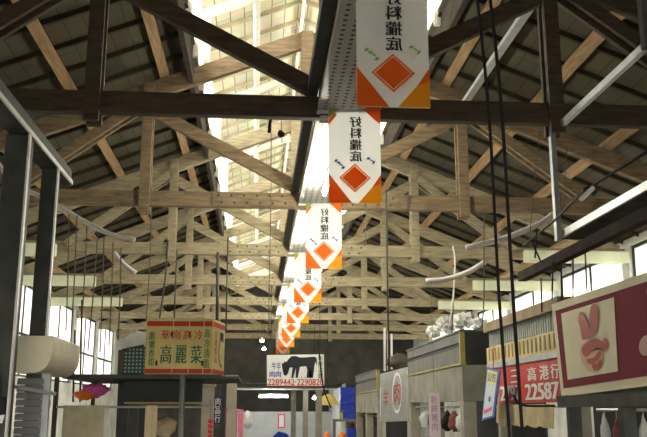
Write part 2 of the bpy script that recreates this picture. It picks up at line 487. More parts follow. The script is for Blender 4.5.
# purlins
PR = [1.80, 2.83, 3.86, 4.89]
for s, side in ((-1, 'left'), (1, 'right')):
    for k, r in enumerate(PR):
        x = XC + s * r; z = zr(r) + OFF_P + .042
        bm = B(); beam(bm, (x, 2.0, z), (x, YE - .02, z), .12, .082, up=(s * SL, 0, 1))
        o = obj('purlin', bm, M['purlin'])
        tag(o, 'long brown roof purlin on the %s slope, %s below the lantern' % (side, ('first', 'second', 'third', 'fourth')[k]), 'purlin', 'lower roof purlins')
    x = XC + s * .66; z = zr(.66) + RAISE + OFF_P + .05
    bm = B(); beam(bm, (x, LY0, z), (x, LY1, z), .075, .085, up=(s * SL, 0, 1))
    tag(obj('purlin', bm, M['white_paint']), 'pale lit purlin under the %s side of the raised lantern' % side, 'purlin', 'lantern purlins')
bm = B(); box(bm, XC - .02, XC + .02, LY0, LY1, zr(0) + RAISE + .14, zr(0) + RAISE + .255)
tag(obj('ridge_board', bm, M['white_paint']), 'pale ridge board at the top of the raised lantern', 'ridge board')
bm = B(); beam(bm, (.425, 2.6, ZB + .19 + .056), (.425, YE - .02, ZB + .19 + .056), .085, .11)
tag(obj('tie_beam', bm, M['steel_dark']), 'dark lengthwise beam on the truss chords beside the king posts', 'beam')

# pale corbel beams under the chord ends
for i in (2, 3, 4):
    for s, side in ((-1, 'left'), (1, 'right')):
        bm = B(); xa = XC + s * 3.75; xb = XC + s * (HS - .005)
        box(bm, min(xa, xb), max(xa, xb), TY[i] - .125, TY[i] - .004, ZB - .07, ZB + .13)
        tag(obj('corbel_beam', bm, M['pale_paint'], bevel=.012), 'pale green-yellow painted corbel on the %s wall under the %s truss' % (side, ORD[i]), 'corbel', 'painted corbels under the chord ends')

# ------------------------------------------------------------------ perforated trays and banners
TX0, TX1 = .47, .86
ends = [2.4] + TY[:6]
for i in range(6):
    y0 = ends[i] + (.16 if i else 0); y1 = ends[i + 1] - .02
    z = CH + 2.44
    t = thing('cable_tray', 'perforated white cable tray under the roof, %s' % ('reaching the nearest truss beside the largest banner', 'between the nearest and second truss', 'between the second and third truss', 'between the third and fourth truss', 'between the fourth and fifth truss', 'between the fifth and sixth truss')[i], 'cable tray', ((TX0 + TX1) / 2, (y0 + y1) / 2, z), 'perforated trays above the banners')
    bm = B(); box(bm, TX0, TX1, y0, y1, z, z + .004); obj('perforated_base', bm, M['tray'], t)
    for x in (TX0, TX1 - .006):
        bm = B(); box(bm, x, x + .006, y0, y1, z + .0045, z + .07); obj('side_flange', bm, M['pale_pipe'], t)
    bm = B(); box(bm, TX0 - .01, TX1 + .01, y1 - .05, y1 - .005, z - .022, z - .001); obj('end_bar', bm, M['pale_pipe'], t)

BW, BH, BX = .435, .79, .77
BH = .825
def make_banner(Y, i):
    zb = CH + (1.725 if i == 0 else 1.635); zt = zb + BH; x0 = BX - BW / 2; x1 = BX + BW / 2
    t = thing('hanging_banner', BL[i], 'banner', (BX, Y, zb), 'white and orange banners down the hall')
    def fn(off): return quad_map((x0, Y, zt), (x1, Y, zt), (x0, Y, zb), (x1, Y, zb), (0, off, 0))
    bm = B()
    n = 10
    for j in range(n):
        for k in range(6):
            f0 = fn(0)
            bm.faces.new([bm.verts.new(f0(a / 6, b / n) + Vector((0, .006 * math.sin(b * .9 + a * .5), 0))) for a, b in ((k, j), (k + 1, j), (k + 1, j + 1), (k, j + 1))])
    bmesh.ops.remove_doubles(bm, verts=bm.verts[:], dist=1e-5)
    obj('cloth', bm, M['banner'], t, smooth=True)
    def both(name, m, draw):
        for off in (-.009, .009):
            bm = B(); draw(bm, fn(off)); obj(name, bm, m, t)
    both('orange_corner', M['b_orange'], lambda bm, f: flat(bm, f, [(0, 0), (.44, 0), (0, .30)]))
    both('orange_corner', M['b_orange'], lambda bm, f: flat(bm, f, [(1, .30), (1, .20), (.82, .16)]))
    both('yellow_corner', M['b_yellow'], lambda bm, f: flat(bm, f, [(.56, 0), (1, 0), (1, .20), (.82, .16)]))
    both('top_corner', M['b_orange'], lambda bm, f: flat(bm, f, [(.62, 1), (1, 1), (1, .82), (.9, .86)]))
    both('top_corner', M['b_orange'], lambda bm, f: flat(bm, f, [(0, .86), (0, .80), (.16, .91), (.12, .94)]))
    both('green_corner', M['b_green'], lambda bm, f: flat(bm, f, [(0, 1), (.28, 1), (.12, .94), (0, .87)]))
    def diamond(bm, f):
        for cx, cy, rx, ry, ix, iy in ((.5, .257, .30, .148, .265, .130), ):
            o = [(cx, cy + ry), (cx + rx, cy), (cx, cy - ry), (cx - rx, cy)]; q = [(cx, cy + iy), (cx + ix, cy), (cx, cy - iy), (cx - ix, cy)]
            for k in range(4): flat(bm, f, [o[k], o[(k + 1) % 4], q[(k + 1) % 4], q[k]])
            k2 = .93
            flat(bm, f, [(cx, cy + iy * k2), (cx + ix * k2, cy), (cx, cy - iy * k2), (cx - ix * k2, cy)])
    both('diamond', M['b_orange'], diamond)
    both('lettering', M['ink'], lambda bm, f: [write(bm, ch, f, .41, .63, .425 + .121 * (3 - k), .535 + .121 * (3 - k), .03, True) for k, ch in enumerate('好料攏底')])
    def sprig(bm, f):
        for u, v, a in ((.14, .43, .6), (.19, .41, .2), (.24, .39, -.3), (.28, .36, .5), (.76, .46, .4), (.82, .44, -.4), (.86, .42, .9)):
            du, dv = .045 * math.cos(a), .025 * math.sin(a)
            flat(bm, f, [(u - du, v - dv), (u + .012, v - .012), (u + du, v + dv), (u - .012, v + .012)])
    both('leaf_sprig', M['b_green'] if i == 0 else M['blue_print'], sprig)
    bm = B(); tube(bm, [(x0 - .01, Y, zt), (x1 + .01, Y, zt)], .008); obj('top_rod', bm, M['galv'], t)
    bm = B()
    for x in (x0 + .03, x0 + .28): tube(bm, [(x, Y, zt), (x, Y, CH + 2.5)], .003, 5)
    obj('hanging_cord', bm, M['rope'], t)
    return t
BL = ['largest and nearest white and orange banner, high in front of the first truss',
      'second white banner from the camera, hanging down from the nearest truss chord',
      'third white banner with orange diamond, hanging from the second truss chord',
      'fourth banner, partly shaded, below the third truss chord',
      'fifth small banner, hanging from the fourth truss chord',
      'sixth small banner from the camera, hanging from the fifth truss chord',
      'seventh tiny banner, hanging from the sixth truss above the animal sign',
      'eighth and farthest banner, beside the left edge of the animal sign']
for i, Y in enumerate([4.65] + [y - .10 for y in TY[:7]]):
    make_banner(Y, i)

# ------------------------------------------------------------------ helper for axial things placed on a plane of constant X
def px_quad(px0, px1, t0, t1, b0, b1, X):
    """four corners on the plane X: left px0 with top t0, bottom b0; right px1 with t1, b1"""
    return PX(px0, t0, X), PX(px1, t1, X), PX(px0, b0, X), PX(px1, b1, X)
def ax(px, X):    # Y of the horizon point that projects to px on plane X
    return PX(px, 408.5, X).y

# ------------------------------------------------------------------ left side
# steel awning frame
X = -1.36
t = thing('steel_gantry', 'dark steel post frame with an inclined-looking top beam at the left edge', 'steel frame', (X, PX(30, 300, X).y, 0))
zt = PX(33, 139, X).z
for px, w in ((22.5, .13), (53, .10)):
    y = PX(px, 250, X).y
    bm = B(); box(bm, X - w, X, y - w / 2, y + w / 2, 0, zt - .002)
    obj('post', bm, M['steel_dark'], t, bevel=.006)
    bm = B(); box(bm, X + .001, X + .012, y - w / 2 - .004, y - w / 2 + .03, 0, zt - .002); obj('lit_edge', bm, M['pale_pipe'], t)  # pale strip stands in for side light catching the post edge
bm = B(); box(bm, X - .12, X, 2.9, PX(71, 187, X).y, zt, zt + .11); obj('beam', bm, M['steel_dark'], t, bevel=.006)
bm = B(); box(bm, X + .001, X + .012, 2.9, PX(71, 187, X).y, zt - .0, zt + .03); obj('lit_edge', bm, M['pale_pipe'], t)  # lit edge of the beam, put in as a pale strip
# shutter housing and slats
X = -1.255
a = P(53, 336, 5.25); far = PX(80, 349, a.x)
t = thing('shutter_housing', 'cream metal roller shutter housing with rounded lower edge beside the steel post', 'shutter', (a.x, a.y, 0))
zt, zb = a.z, P(40, 373, 5.25).z
xl = P(17, 340, 5.25).x
prof = [(xl, zt), (a.x, zt)] + [(a.x - .10 + .10 * math.cos(k), zb + .12 - .12 * math.sin(k)) for k in [math.pi / 2 * q / 8 for q in range(9)]] + [(xl, zb)]
bm = B(); f = [bm.verts.new((x, a.y, z)) for x, z in prof]; g = [bm.verts.new((x, far.y, z)) for x, z in prof]
for i in range(len(prof)): bm.faces.new((f[i], f[(i + 1) % len(prof)], g[(i + 1) % len(prof)], g[i]))
bm.faces.new(g)
obj('housing', bm, M['cream_metal'], t)
bm = B(); pts = [bm.verts.new((x, a.y - .004, z)) for x, z in prof]; ff = bm.faces.new(pts)
ex = bmesh.ops.extrude_face_region(bm, geom=[ff]); bmesh.ops.translate(bm, vec=(0, .0035, 0), verts=[v for v in ex['geom'] if isinstance(v, bmesh.types.BMVert)])
obj('end_plate', bm, M['cream_metal'], t)
bm = B(); z = zb - .03; xs0, xs1 = xl + .0, a.x - .06
while z > .3:
    box(bm, xs0, xs1, a.y + .10, a.y + .115, z - .040, z - .010); box(bm, xs0, xs1, a.y + .108, a.y + .12, z - .010, z); z -= .043
obj('slat_curtain', bm, M['shutter'], t)
bm = B(); box(bm, a.x - .058, a.x - .02, a.y + .09, a.y + .13, .0, zb - .002); obj('guide_rail', bm, M['steel_grey'], t)
bm = B(); tube(bm, [P(-4, 382, 4.9), P(20, 388, 5.0), P(56, 394, 5.1)], .012); tag(obj('steel_pipe', bm, M['galv']), 'thin grey steel pipe below the shutter housing', 'pipe')
t = thing('lamp_holder', 'black lamp holder with a white bulb at the left edge of the photo', 'lamp', P(2, 412, 4.6))
bm = B(); tube(bm, [P(1, 398, 4.6), P(2, 414, 4.6)], .028); obj('socket', bm, M['black'], t)
bm = B(); tube(bm, smooth_path([P(2, 414, 4.6), P(2, 419, 4.6), P(2, 426, 4.6)]), .018, 10); obj('bulb', bm, M['white_print'], t)
bm = B(); tube(bm, [P(1, 398, 4.6), P(-3, 330, 4.6)], .004, 5); obj('wire', bm, M['black'], t)

# stall with flat black canopy shelf
D = 6.8
c0 = P(62, 375, D); c1 = P(236, 379, D)
zs = CH + .235; ys = c0.y
t = thing('stall_rack', 'dark steel stall rack with a flat black top shelf carrying the yellow carton', 'stall rack', (c0.x, ys, 0))
bm = B(); box(bm, c0.x, c1.x - .12, ys, ys + 1.5, zs, zs + .035); obj('top_shelf', bm, M['steel_dark'], t, bevel=.005)
bm = B(); box(bm, c1.x - .119, c1.x + .02, ys + .1, ys + 1.4, zs + .004, zs + .025); obj('shelf_extension', bm, M['steel_dark'], t)
xp = P(182, 405, D).x
bm = B(); tube(bm, [(xp, ys - .03, 0), (xp, ys - .03, zs + .03)], .023, 12); obj('post', bm, M['rack_post'], t)
for px, yy in ((57, ys), (60, ys + 1.45)):
    bm = B(); x = P(px, 400, D).x; tube(bm, [(x, yy, 0), (x, yy, zs + .02)], .02, 10); obj('post', bm, M['steel_dark'], t)
bm = B(); bx = P(224, 405, D + 1.4).x; tube(bm, [(bx, ys + 1.45, 0), (bx, ys + 1.45, zs)], .02, 10); obj('post', bm, M['steel_dark'], t)
bm = B(); zr1 = P(110, 407, D).z; tube(bm, [(P(58, 407, D).x, ys - .008, zr1), (P(216, 407, D).x, ys - .008, zr1)], .009); obj('rail', bm, M['galv'], t)
bm = B(); box(bm, P(125, 390, D + .6).x, P(202, 390, D + .6).x, ys + .6, ys + .64, P(125, 404, D + .6).z, zs - .002); obj('back_panel', bm, M['fascia_dark'], t)
bm = B(); box(bm, P(125, 390, D + .6).x, P(202, 390, D + .6).x, ys + .585, ys + .599, P(125, 404, D + .6).z, P(125, 402, D + .6).z); obj('panel_edge', bm, M['olive_trim'], t)
for a_, b_ in ((117, 128), (130, 138)):
    bm = B(); q0 = P(a_, 408, D + .9); q1 = P(b_, 408, D + .9); box(bm, q0.x, q1.x, q0.y, q0.y + .06, 0, zs - .002); obj('upright', bm, M['steel_dark'], t)

# carton
y = ys + .08; z0 = zs + .036
cl, cr = P(143, 375, D + .1), P(211, 375, D + .1)
ang = math.radians(4); w = (cr.x - cl.x); h = 57 / F * (D + .1); dp = .42
U = Vector((math.cos(ang), -math.sin(ang) * .3, 0)).normalized(); N = Vector((-.10, 1, 0)).normalized()
bl = Vector((cl.x, y + .04, z0)); br = bl + U * w; up = Vector((0, 0, h)); dv = Vector((.085, dp, 0))
t = thing('cabbage_carton', 'yellow cabbage carton with red bands and green lettering on the stall shelf', 'carton', (bl.x, bl.y, z0))
bm = B(); hexa(bm, [bl, br, br + up, bl + up], dv + Vector((.0, 0, 0))); obj('box_body', bm, M['carton'], t, bevel=.006)
fr = quad_map(bl + up, br + up, bl, br, -N * .003)
sd = quad_map(br + up, br + up + dv, br, br + dv, Vector((.003, 0, 0)))
for f in (fr, sd):
    for v0, v1 in ((.86, .95), (.03, .105)):
        bm = B(); flat(bm, f, [(.01, v0), (.99, v0), (.99, v1), (.01, v1)]); obj('red_band', bm, M['red_print'], t)
fr = quad_map(bl + up, br + up, bl, br, -N * .004); sd = quad_map(br + up, br + up + dv, br, br + dv, Vector((.004, 0, 0)))
bm = B()
for k, ch in enumerate('華崗高冷'): write(bm, ch, fr, .23 + .165 * k, .35 + .165 * k, .62, .79, .02)
write(bm, '台\n灣\n梨\n山', sd, .12, .32, .22, .80, .02)
obj('red_lettering', bm, M['red_print'], t)
bm = B()
for k, ch in enumerate('高麗菜'): write(bm, ch, fr, .23 + .225 * k, .39 + .225 * k, .20, .52, .03)
write(bm, '脆\n嫩\n香\n甜', fr, .05, .14, .16, .76, .015); write(bm, '高\n冷\n清\n脆', fr, .87, .96, .12, .82, .015)
for k in range(7):
    a0 = math.pi * (.5 + k / 7); a1 = math.pi * (.5 + (k + 1) / 7)
    flat(bm, sd, [(.75 + .3 * math.cos(a0), .45 + .3 * math.sin(a0)), (.75 + .3 * math.cos(a1), .45 + .3 * math.sin(a1)), (.75 + .24 * math.cos(a1), .45 + .25 * math.sin(a1)), (.75 + .24 * math.cos(a0), .45 + .25 * math.sin(a0))])
obj('green_lettering', bm, M['green_print'], t)
bm = B()
for u in (.40, .64, .86): flat(bm, fr, [(u, .02), (u + .012, .02), (u + .012, .98), (u, .98)])
obj('strap', bm, M['carton_side'], t)
bm = B()
for u, v in ((.37, .67), (.64, .67), (.16, .16), (.84, .16)): flat(bm, quad_map(bl + up, br + up, bl, br, -N * .005), [(u, v), (u + .03, v), (u + .03, v + .09), (u, v + .09)])
flat(bm, quad_map(br + up, br + up + dv, br, br + dv, Vector((.005, 0, 0))), [(.55, .66), (.85, .62), (.85, .8), (.55, .8)])
obj('hand_hole', bm, M['black'], t)
# basket beside the carton
a0 = P(122, 373, D + .15); b0 = P(144, 373, D + .15)
t = thing('mesh_basket', 'dark green mesh basket standing on the shelf left of the yellow carton', 'basket', (a0.x, a0.y, z0))
hb = 27 / F * D
bm = B(); hexa(bm, [(a0.x, a0.y, z0), (b0.x - .01, a0.y, z0), (b0.x - .01, a0.y, z0 + hb + .02), (a0.x, a0.y, z0 + hb - .02)], (0, .3, 0)); obj('mesh_side', bm, M['basket'], t, bevel=.006)
bm = B(); box(bm, a0.x - .04, a0.x - .002, a0.y + .01, a0.y + .29, z0, z0 + hb - .015); obj('end_board', bm, M['basket_end'], t)
bm = B(); tube(bm, [(a0.x - .01, a0.y - .005, z0 + hb - .015), (b0.x - .012, a0.y - .005, z0 + hb + .022)], .008); obj('rim', bm, M['steel_dark'], t)
bm = B(); blob(bm, P(136, 342, D + .6), (.10, .08, .09), 3, .5, 2.2, 4); o = tag(obj('plastic_bag', bm, M['white_plastic'], smooth=True), 'pale plastic bag sagging behind the mesh basket', 'bag')
# towels and cloths on the rail
bm = B(); cloth(bm, (P(66, 404, D).x, ys - .026, zr1 + .012), (P(106, 404, D).x, ys - .026, zr1 + .012), .62, fold=.012, waves=2.5); tag(obj('towel', bm, M['khaki_towel'], smooth=True), 'large khaki towel hanging from the rail under the shelf', 'towel')
bm = B(); cloth(bm, (P(146, 408, D).x, ys - .024, zr1 + .012), (P(158, 408, D).x, ys - .024, zr1 + .012), .5, fold=.012, waves=1.5); tag(obj('towel', bm, M['tan_cloth'], smooth=True), 'narrow tan cloth hanging in the middle of the rail', 'towel')
bm = B(); blob(bm, P(95, 390, D + .9), (.11, .08, .06), 3, .6, 2.5, 2); tag(obj('plastic_bag', bm, M['magenta'], smooth=True), 'magenta plastic bag bundled above the khaki towel', 'bag')
bm = B(); blob(bm, P(85, 395, D + .85), (.09, .07, .04), 3, .6, 2.5, 8); tag(obj('plastic_bag', bm, M['orange_plastic'], smooth=True), 'orange-red plastic bag lying left of the magenta bag', 'bag')
bm = B(); blob(bm, P(47, 404, 6.6), (.028, .03, .055), 2, .3, 3, 1); tag(obj('cloth_bundle', bm, M['blue_plastic'], smooth=True), 'small blue bag hanging beside the shutter slats', 'bag')
bm = B(); blob(bm, P(165, 428, D + 1.0), (.10, .08, .09), 3, .4, 2, 5); tag(obj('cloth_bundle', bm, M['tan_cloth'], smooth=True), 'tan bundle hanging behind the rack rail', 'bag')
# columns of stalls further down the left side
def column(pa, pb, top, depth, m, label):
    q0 = P(pa, 420, depth); q1 = P(pb, 420, depth); z = P(pa, top, depth).z
    bm = B(); box(bm, q0.x, q1.x, q0.y, q0.y + (q1.x - q0.x), 0, z)
    box(bm, q0.x - .02, q1.x + .02, q0.y - .02, q1.y + .02 + (q1.x - q0.x), z, z + .05)
    tag(obj('stall_column', bm, m), label, 'column', 'stall columns')
column(201, 213, 386, 10.5, M['stall_post'], 'pale concrete stall column just behind the yellow carton, left of the aisle')
column(225, 236, 378, 13, M['stall_post'], 'second pale stall column on the left, beyond the blue lettered strip')
column(303, 308, 391, 24, M['concrete'], 'slim grey stall column right of the passage opening')
column(316, 322, 392, 22, M['concrete'], 'grey stall column below the yellow lamp shade')
column(291, 296, 391, 27, M['concrete'], 'slim stall column at the right jamb of the far passage')
bm = B(); q0, q1 = P(214, 396, 11.5), P(222, 396, 11.5); zq = P(214, 424, 11.5).z
t = thing('vertical_sign', 'narrow dark blue vertical sign strip with white lettering by the left columns', 'sign', (q0.x, q0.y, zq))
bm = B(); box(bm, q0.x, q1.x, q0.y, q0.y + .02, zq, q0.z); obj('panel', bm, mat('navy board', (.03, .04, .14), .6), t)
bm = B(); write(bm, '肉\n品\n行', quad_map((q0.x, q0.y, q0.z), (q1.x, q0.y, q0.z), (q0.x, q0.y, zq), (q1.x, q0.y, zq), (0, -.004, 0)), .15, .85, .06, .94, .02); obj('lettering', bm, M['white_print'], t)
bm = B(); tube(bm, [P(218, 396, 11.5), P(218, 360, 11.5)], .006, 5); obj('hanger', bm, M['steel_dark'], t)
t = thing('red_tassel', 'string of small red tassels hanging beside the second left column', 'decoration', P(210, 437, 10.3))
bm = B(); tube(bm, [P(211, 400, 10.3), P(210, 440, 10.3)], .004, 5); obj('string', bm, M['rope'], t)
for k in range(4):
    bm = B(); blob(bm, P(210.5 - k * .2, 421 + k * 5, 10.3), (.03, .03, .028), 2, .4, 3, k); obj('tassel', bm, M['red_cloth'], t, smooth=True)
bm = B(); tube(bm, [P(222, 408, 12.5), P(243, 411, 15)], .02, 8); tag(obj('pink_pole', bm, M['pink']), 'pink wrapped pole above the hanging pink cloths', 'pole')
for k, (a_, b_, m_, lb) in enumerate(((224, 230, 'pink', 'pale pink cloth hanging first from the pink pole'), (232, 237, 'red_cloth', 'red cloth hanging in the middle of the pink pole'), (238, 243, 'pink', 'deep pink cloth at the far end of the pink pole'))):
    dd = 12.9 + k * .7
    bm = B(); cloth(bm, P(a_, 410.5 + k, dd), P(b_, 411 + k, dd + .3), .55, 8, 6, .02, 1.5); tag(obj('hanging_cloth', bm, M[m_], smooth=True), lb, 'cloth', 'cloths on the pink pole')
bm = B(); blob(bm, P(248, 420, 16), (.09, .09, .16), 3, .35, 2, 6); tag(obj('plastic_bag', bm, M['white_plastic'], smooth=True), 'white plastic bag hanging by the pink cloths', 'bag')

LAMP_W = 60
# ------------------------------------------------------------------ far end
t = thing('tube_lamp', 'bright fluorescent tube lamp across the far passage', 'lamp', P(273, 395, 36))
q0, q1 = P(259, 396.5, 36), P(288, 396.5, 36)
bm = B(); box(bm, q0.x, q1.x, q0.y - .05, q0.y + .05, q0.z + .05, q0.z + .11); obj('batten', bm, M['white_paint'], t)
bm = B(); tube(bm, [(q0.x, q0.y, q0.z), (q1.x, q0.y, q0.z)], .045, 10); obj('tube', bm, M['tube'], t)
bm = B()
for x in (q0.x + .1, q1.x - .1): tube(bm, [(x, q0.y, q0.z + .1), (x, q0.y, GZ)], .008, 5)
obj('rod', bm, M['steel_dark'], t)
q = P(276, 414, 40.5)
t = thing('red_notice', 'small red framed notice on the grey wall at the far end', 'notice', q)
yq = YE + 6.6 - .02; A0, A1 = PY(278, 414, yq), PY(285, 428, yq)
bm = B(); w2 = .05
box(bm, A0.x, A1.x, yq, yq + .019, A0.z - w2, A0.z); box(bm, A0.x, A1.x, yq, yq + .019, A1.z, A1.z + w2)
box(bm, A0.x, A0.x + w2, yq, yq + .019, A1.z + w2, A0.z - w2); box(bm, A1.x - w2, A1.x, yq, yq + .019, A1.z + w2, A0.z - w2)
obj('frame', bm, M['red_cloth'], t)
bm = B(); box(bm, A0.x + w2, A1.x - w2, yq + .005, yq + .019, A1.z + w2, A0.z - w2); obj('panel', bm, M['white_print'], t)
bm = B(); q = P(281, 432, 30); q.z /= 2; blob(bm, q, (.36, .3, q.z), 3, .15, 2, 3, flat=q.z * .98); tag(obj('tarpaulin', bm, M['blue_plastic'], smooth=True), 'blue tarpaulin heap in the aisle before the far passage', 'tarpaulin')
for k, (px, py, d, lb) in enumerate(((262, 341, 24, 'small bright lamp under the roof, upper of the two left of the banners'), (264, 349, 26, 'small bright lamp under the roof, lower of the two left of the banners'), (314.5, 398, 24, 'small bright lamp beside the yellow shade'))):
    q = P(px, py, d)
    t = thing('pendant_lamp', lb, 'lamp', q, 'small bare lamps')
    bm = B(); blob(bm, q, (.06, .06, .045), 2, 0); obj('bulb', bm, M['bulb'], t, smooth=True)
    bm = B(); tube(bm, [q + Vector((0, 0, .03)), q + Vector((0, 0, .10))], .03, 8); obj('socket', bm, M['white_paint'], t)
    bm = B(); tube(bm, [q + Vector((0, 0, .1)), Vector((q.x, q.y, ZB + .1))], .005, 5); obj('wire', bm, M['black'], t)
# tube lamps hung lengthwise under the trays, each behind a banner
LL = ['second', 'third', 'fourth', 'fifth', 'sixth']
for k in range(5):
    ly = TY[k] + 1.9; lx = .72; lz = CH + 2.36
    t = thing('tube_lamp', 'glaring tube lamp under the perforated tray, hidden behind the %s banner' % LL[k], 'lamp', (lx, ly, lz), 'tube lamps under the trays')
    bm = B(); box(bm, lx - .03, lx + .03, ly - .6, ly + .6, lz + .03, lz + .075); obj('batten', bm, M['white_paint'], t)
    bm = B(); tube(bm, [(lx, ly - .58, lz), (lx, ly + .58, lz)], .018, 10); obj('tube', bm, M['tube'], t)
    L = bpy.data.lights.new('lamp_light', 'POINT'); L.energy = LAMP_W; L.color = (1, .97, .80); L.shadow_soft_size = .04
    lo = bpy.data.objects.new('lamp_light', L); C.objects.link(lo); lo.parent = t; lo.location = (0, 0, -.22)
L = bpy.data.lights.new('lamp_light', 'POINT'); L.energy = 90; L.color = (1, 1, .95); L.shadow_soft_size = .1
lo = bpy.data.objects.new('lamp_light', L); C.objects.link(lo); lo.parent = bpy.data.objects['tube_lamp']; lo.location = (0, 0, -.15)

# animal sign
D2 = 17.0
TL, TR, BLq, BRq = P(266, 354, D2), P(325, 353, D2), P(266, 387, D2), P(325, 387, D2)
yq = TL.y
for v in (TL, TR, BLq, BRq): v.y = yq
t = thing('butcher_sign', 'white hanging sign with a black grazing animal and red telephone numbers', 'sign', BLq)
bm = B(); hexa(bm, [BLq, BRq, TR, TL], (0, .05, 0)); obj('panel', bm, M['sign_white'], t)
f = quad_map(TL, TR, BLq, BRq, (0, -.006, 0)); g = quad_map(TL, TR, BLq, BRq, (0, -.009, 0))
bm = B()
for r in ((0, 0, 1, .03), (0, .97, 1, 1), (0, .03, .015, .97), (.985, .03, 1, .97)): flat(bm, f, [(r[0], r[1]), (r[2], r[1]), (r[2], r[3]), (r[0], r[3])])
obj('border', bm, M['steel_dark'], t)
cow = [(.285, .46), (.30, .36), (.335, .33), (.37, .40), (.40, .58), (.45, .58), (.448, .44), (.432, .33), (.425, .27), (.46, .27), (.472, .36), (.505, .57), (.52, .46), (.505, .33), (.50, .27), (.535, .27), (.55, .42), (.575, .60), (.68, .62), (.70, .50), (.692, .36), (.685, .27), (.72, .27), (.73, .40), (.755, .56), (.775, .45), (.765, .34), (.76, .27), (.795, .27), (.81, .45), (.822, .64), (.85, .80), (.868, .70), (.875, .71), (.86, .86), (.83, .90), (.79, .90), (.70, .885), (.58, .88), (.50, .93), (.43, .92), (.375, .82), (.335, .74), (.31, .78), (.30, .72), (.265, .70), (.285, .62)]
bm = B(); flat(bm, g, cow); bmesh.ops.triangulate(bm, faces=bm.faces[:]); obj('animal_picture', bm, M['ink'], t)
bm = B(); flat(bm, g, [(.835, .85), (.85, .87), (.862, .66), (.85, .64)])
for k in range(7):
    u = .40 + k * .062; flat(bm, g, [(u, .27), (u + .02, .27), (u + .012, .31)])
write(bm, '新\n鮮\n溫\n體', g, .885, .965, .25, .94, .02)
obj('green_lettering', bm, M['green_print'], t)
bm = B(); write(bm, '牛羊', g, .10, .25, .52, .74, .03); write(bm, '肉肉', g, .06, .25, .29, .48, .03); obj('blue_lettering', bm, M['blue_print'], t)
bm = B(); write(bm, '2289442·2290820', g, .03, .97, .05, .24, .03); flat(bm, g, [(.03, .02), (.97, .02), (.97, .035), (.03, .035)]); obj('red_lettering', bm, M['red_print'], t)
bm = B()
for u in (.08, .92): tube(bm, [f(u, .98) + Vector((0, .03, 0)), Vector((f(u, 1).x, yq + .03, ZB + .05))], .006, 5)
obj('hanging_wire', bm, M['steel_dark'], t)

# lamp shade, crates, orange things on the right
t = thing('lamp_shade_hanging', 'mustard yellow hanging shade beyond the animal sign, right of the aisle', 'lamp shade', P(328, 404, 23))
q = P(328, 405, 23); bm = B()
seg = 20; rings = []
for r_, dz in ((.34, 0), (.30, .06), (.16, .22), (.05, .29)):
    rings.append([bm.verts.new((q.x + r_ * math.cos(2 * math.pi * k / seg), q.y + r_ * math.sin(2 * math.pi * k / seg), q.z + dz)) for k in range(seg)])
for r0, r1 in zip(rings, rings[1:]):
    for k in range(seg): bm.faces.new((r0[k], r0[(k + 1) % seg], r1[(k + 1) % seg], r1[k]))
bm.faces.new(rings[-1]); obj('shade', bm, M['lamp_shade'], t, smooth=True)
bm = B(); tube(bm, [q + Vector((0, 0, .28)), Vector((q.x, q.y, ZB))], .006, 5); obj('cord', bm, M['black'], t)
def crate(px0, px1, pt, pb, d, label):
    a = P(px0, pb, d); b = P(px1, pb, d); h = P(px0, pt, d).z - a.z
    t = thing('plastic_crate', label, 'crate', (a.x, a.y, a.z), 'blue plastic crates')
    bm = B(); dpt = .32; w = .02
    box(bm, a.x, b.x, a.y, a.y + w, a.z, a.z + h - .02); box(bm, a.x, b.x, a.y + dpt - w, a.y + dpt, a.z, a.z + h - .02)
    box(bm, a.x, a.x + w, a.y + w, a.y + dpt - w, a.z, a.z + h - .02); box(bm, b.x - w, b.x, a.y + w, a.y + dpt - w, a.z, a.z + h - .02)
    box(bm, a.x + w, b.x - w, a.y + w, a.y + dpt - w, a.z, a.z + .02)
    for k in range(1, 6): box(bm, a.x + (b.x - a.x) * k / 6 - .006, a.x + (b.x - a.x) * k / 6 + .006, a.y - .008, a.y, a.z + .02, a.z + h - .05)
    obj('body', bm, M['blue_plastic'], t)
    bm = B(); box(bm, a.x - .012, b.x + .012, a.y - .014, a.y + dpt + .012, a.z + h - .019, a.z + h - .004); obj('rim', bm, M['blue_plastic'], t)
CRL = ['topmost', 'second', 'third', 'fourth', 'bottom']
for k in range(4):
    crate(340.5, 355, 387 + k * 8, 395 + k * 8 - .15, 23, '%s blue plastic crate of the stack on the stand right of the aisle' % CRL[k if k < 3 else 4])
bm = B(); a = P(338, 419.3, 22.9); b = P(358, 421.5, 22.9)
t = thing('crate_stand', 'grey stand under the stack of blue crates', 'stand', (a.x, a.y, 0))
bm = B(); box(bm, a.x - .12, b.x, a.y - .05, a.y + .45, b.z, a.z); obj('top', bm, M['rack_post'], t)
for x in (a.x - .08, b.x - .03):
    for yy in (a.y + .03, a.y + .42):
        bm = B(); box(bm, x - .02, x + .02, yy - .02, yy + .02, 0, b.z - .001); obj('leg', bm, M['rack_post'], t)
crate(347.5, 356, 428, 438, 22.6, 'blue plastic crate below the stand, under the stack')
bm = B(); q = P(341.5, 416, 22.95); q.z = a.z + .09; q.y = a.y + .05; blob(bm, q, (.045, .04, .1), 2, .1, 3); tag(obj('yellow_bottle', bm, M['yellow_plastic'], smooth=True), 'small yellow container in front of the blue crates', 'container')
for k, px in enumerate((327, 342)):
    bm = B(); q = P(px, 432, 21); q.z = q.z / 2; blob(bm, q, (.15, .15, q.z), 3, .12, 2.5, k + 3, flat=q.z * .98); tag(obj('orange_bag', bm, M['orange_plastic'], smooth=True), ('left' if k == 0 else 'right') + '-hand one of two orange bundles below the yellow shade', 'bag', 'orange bundles')

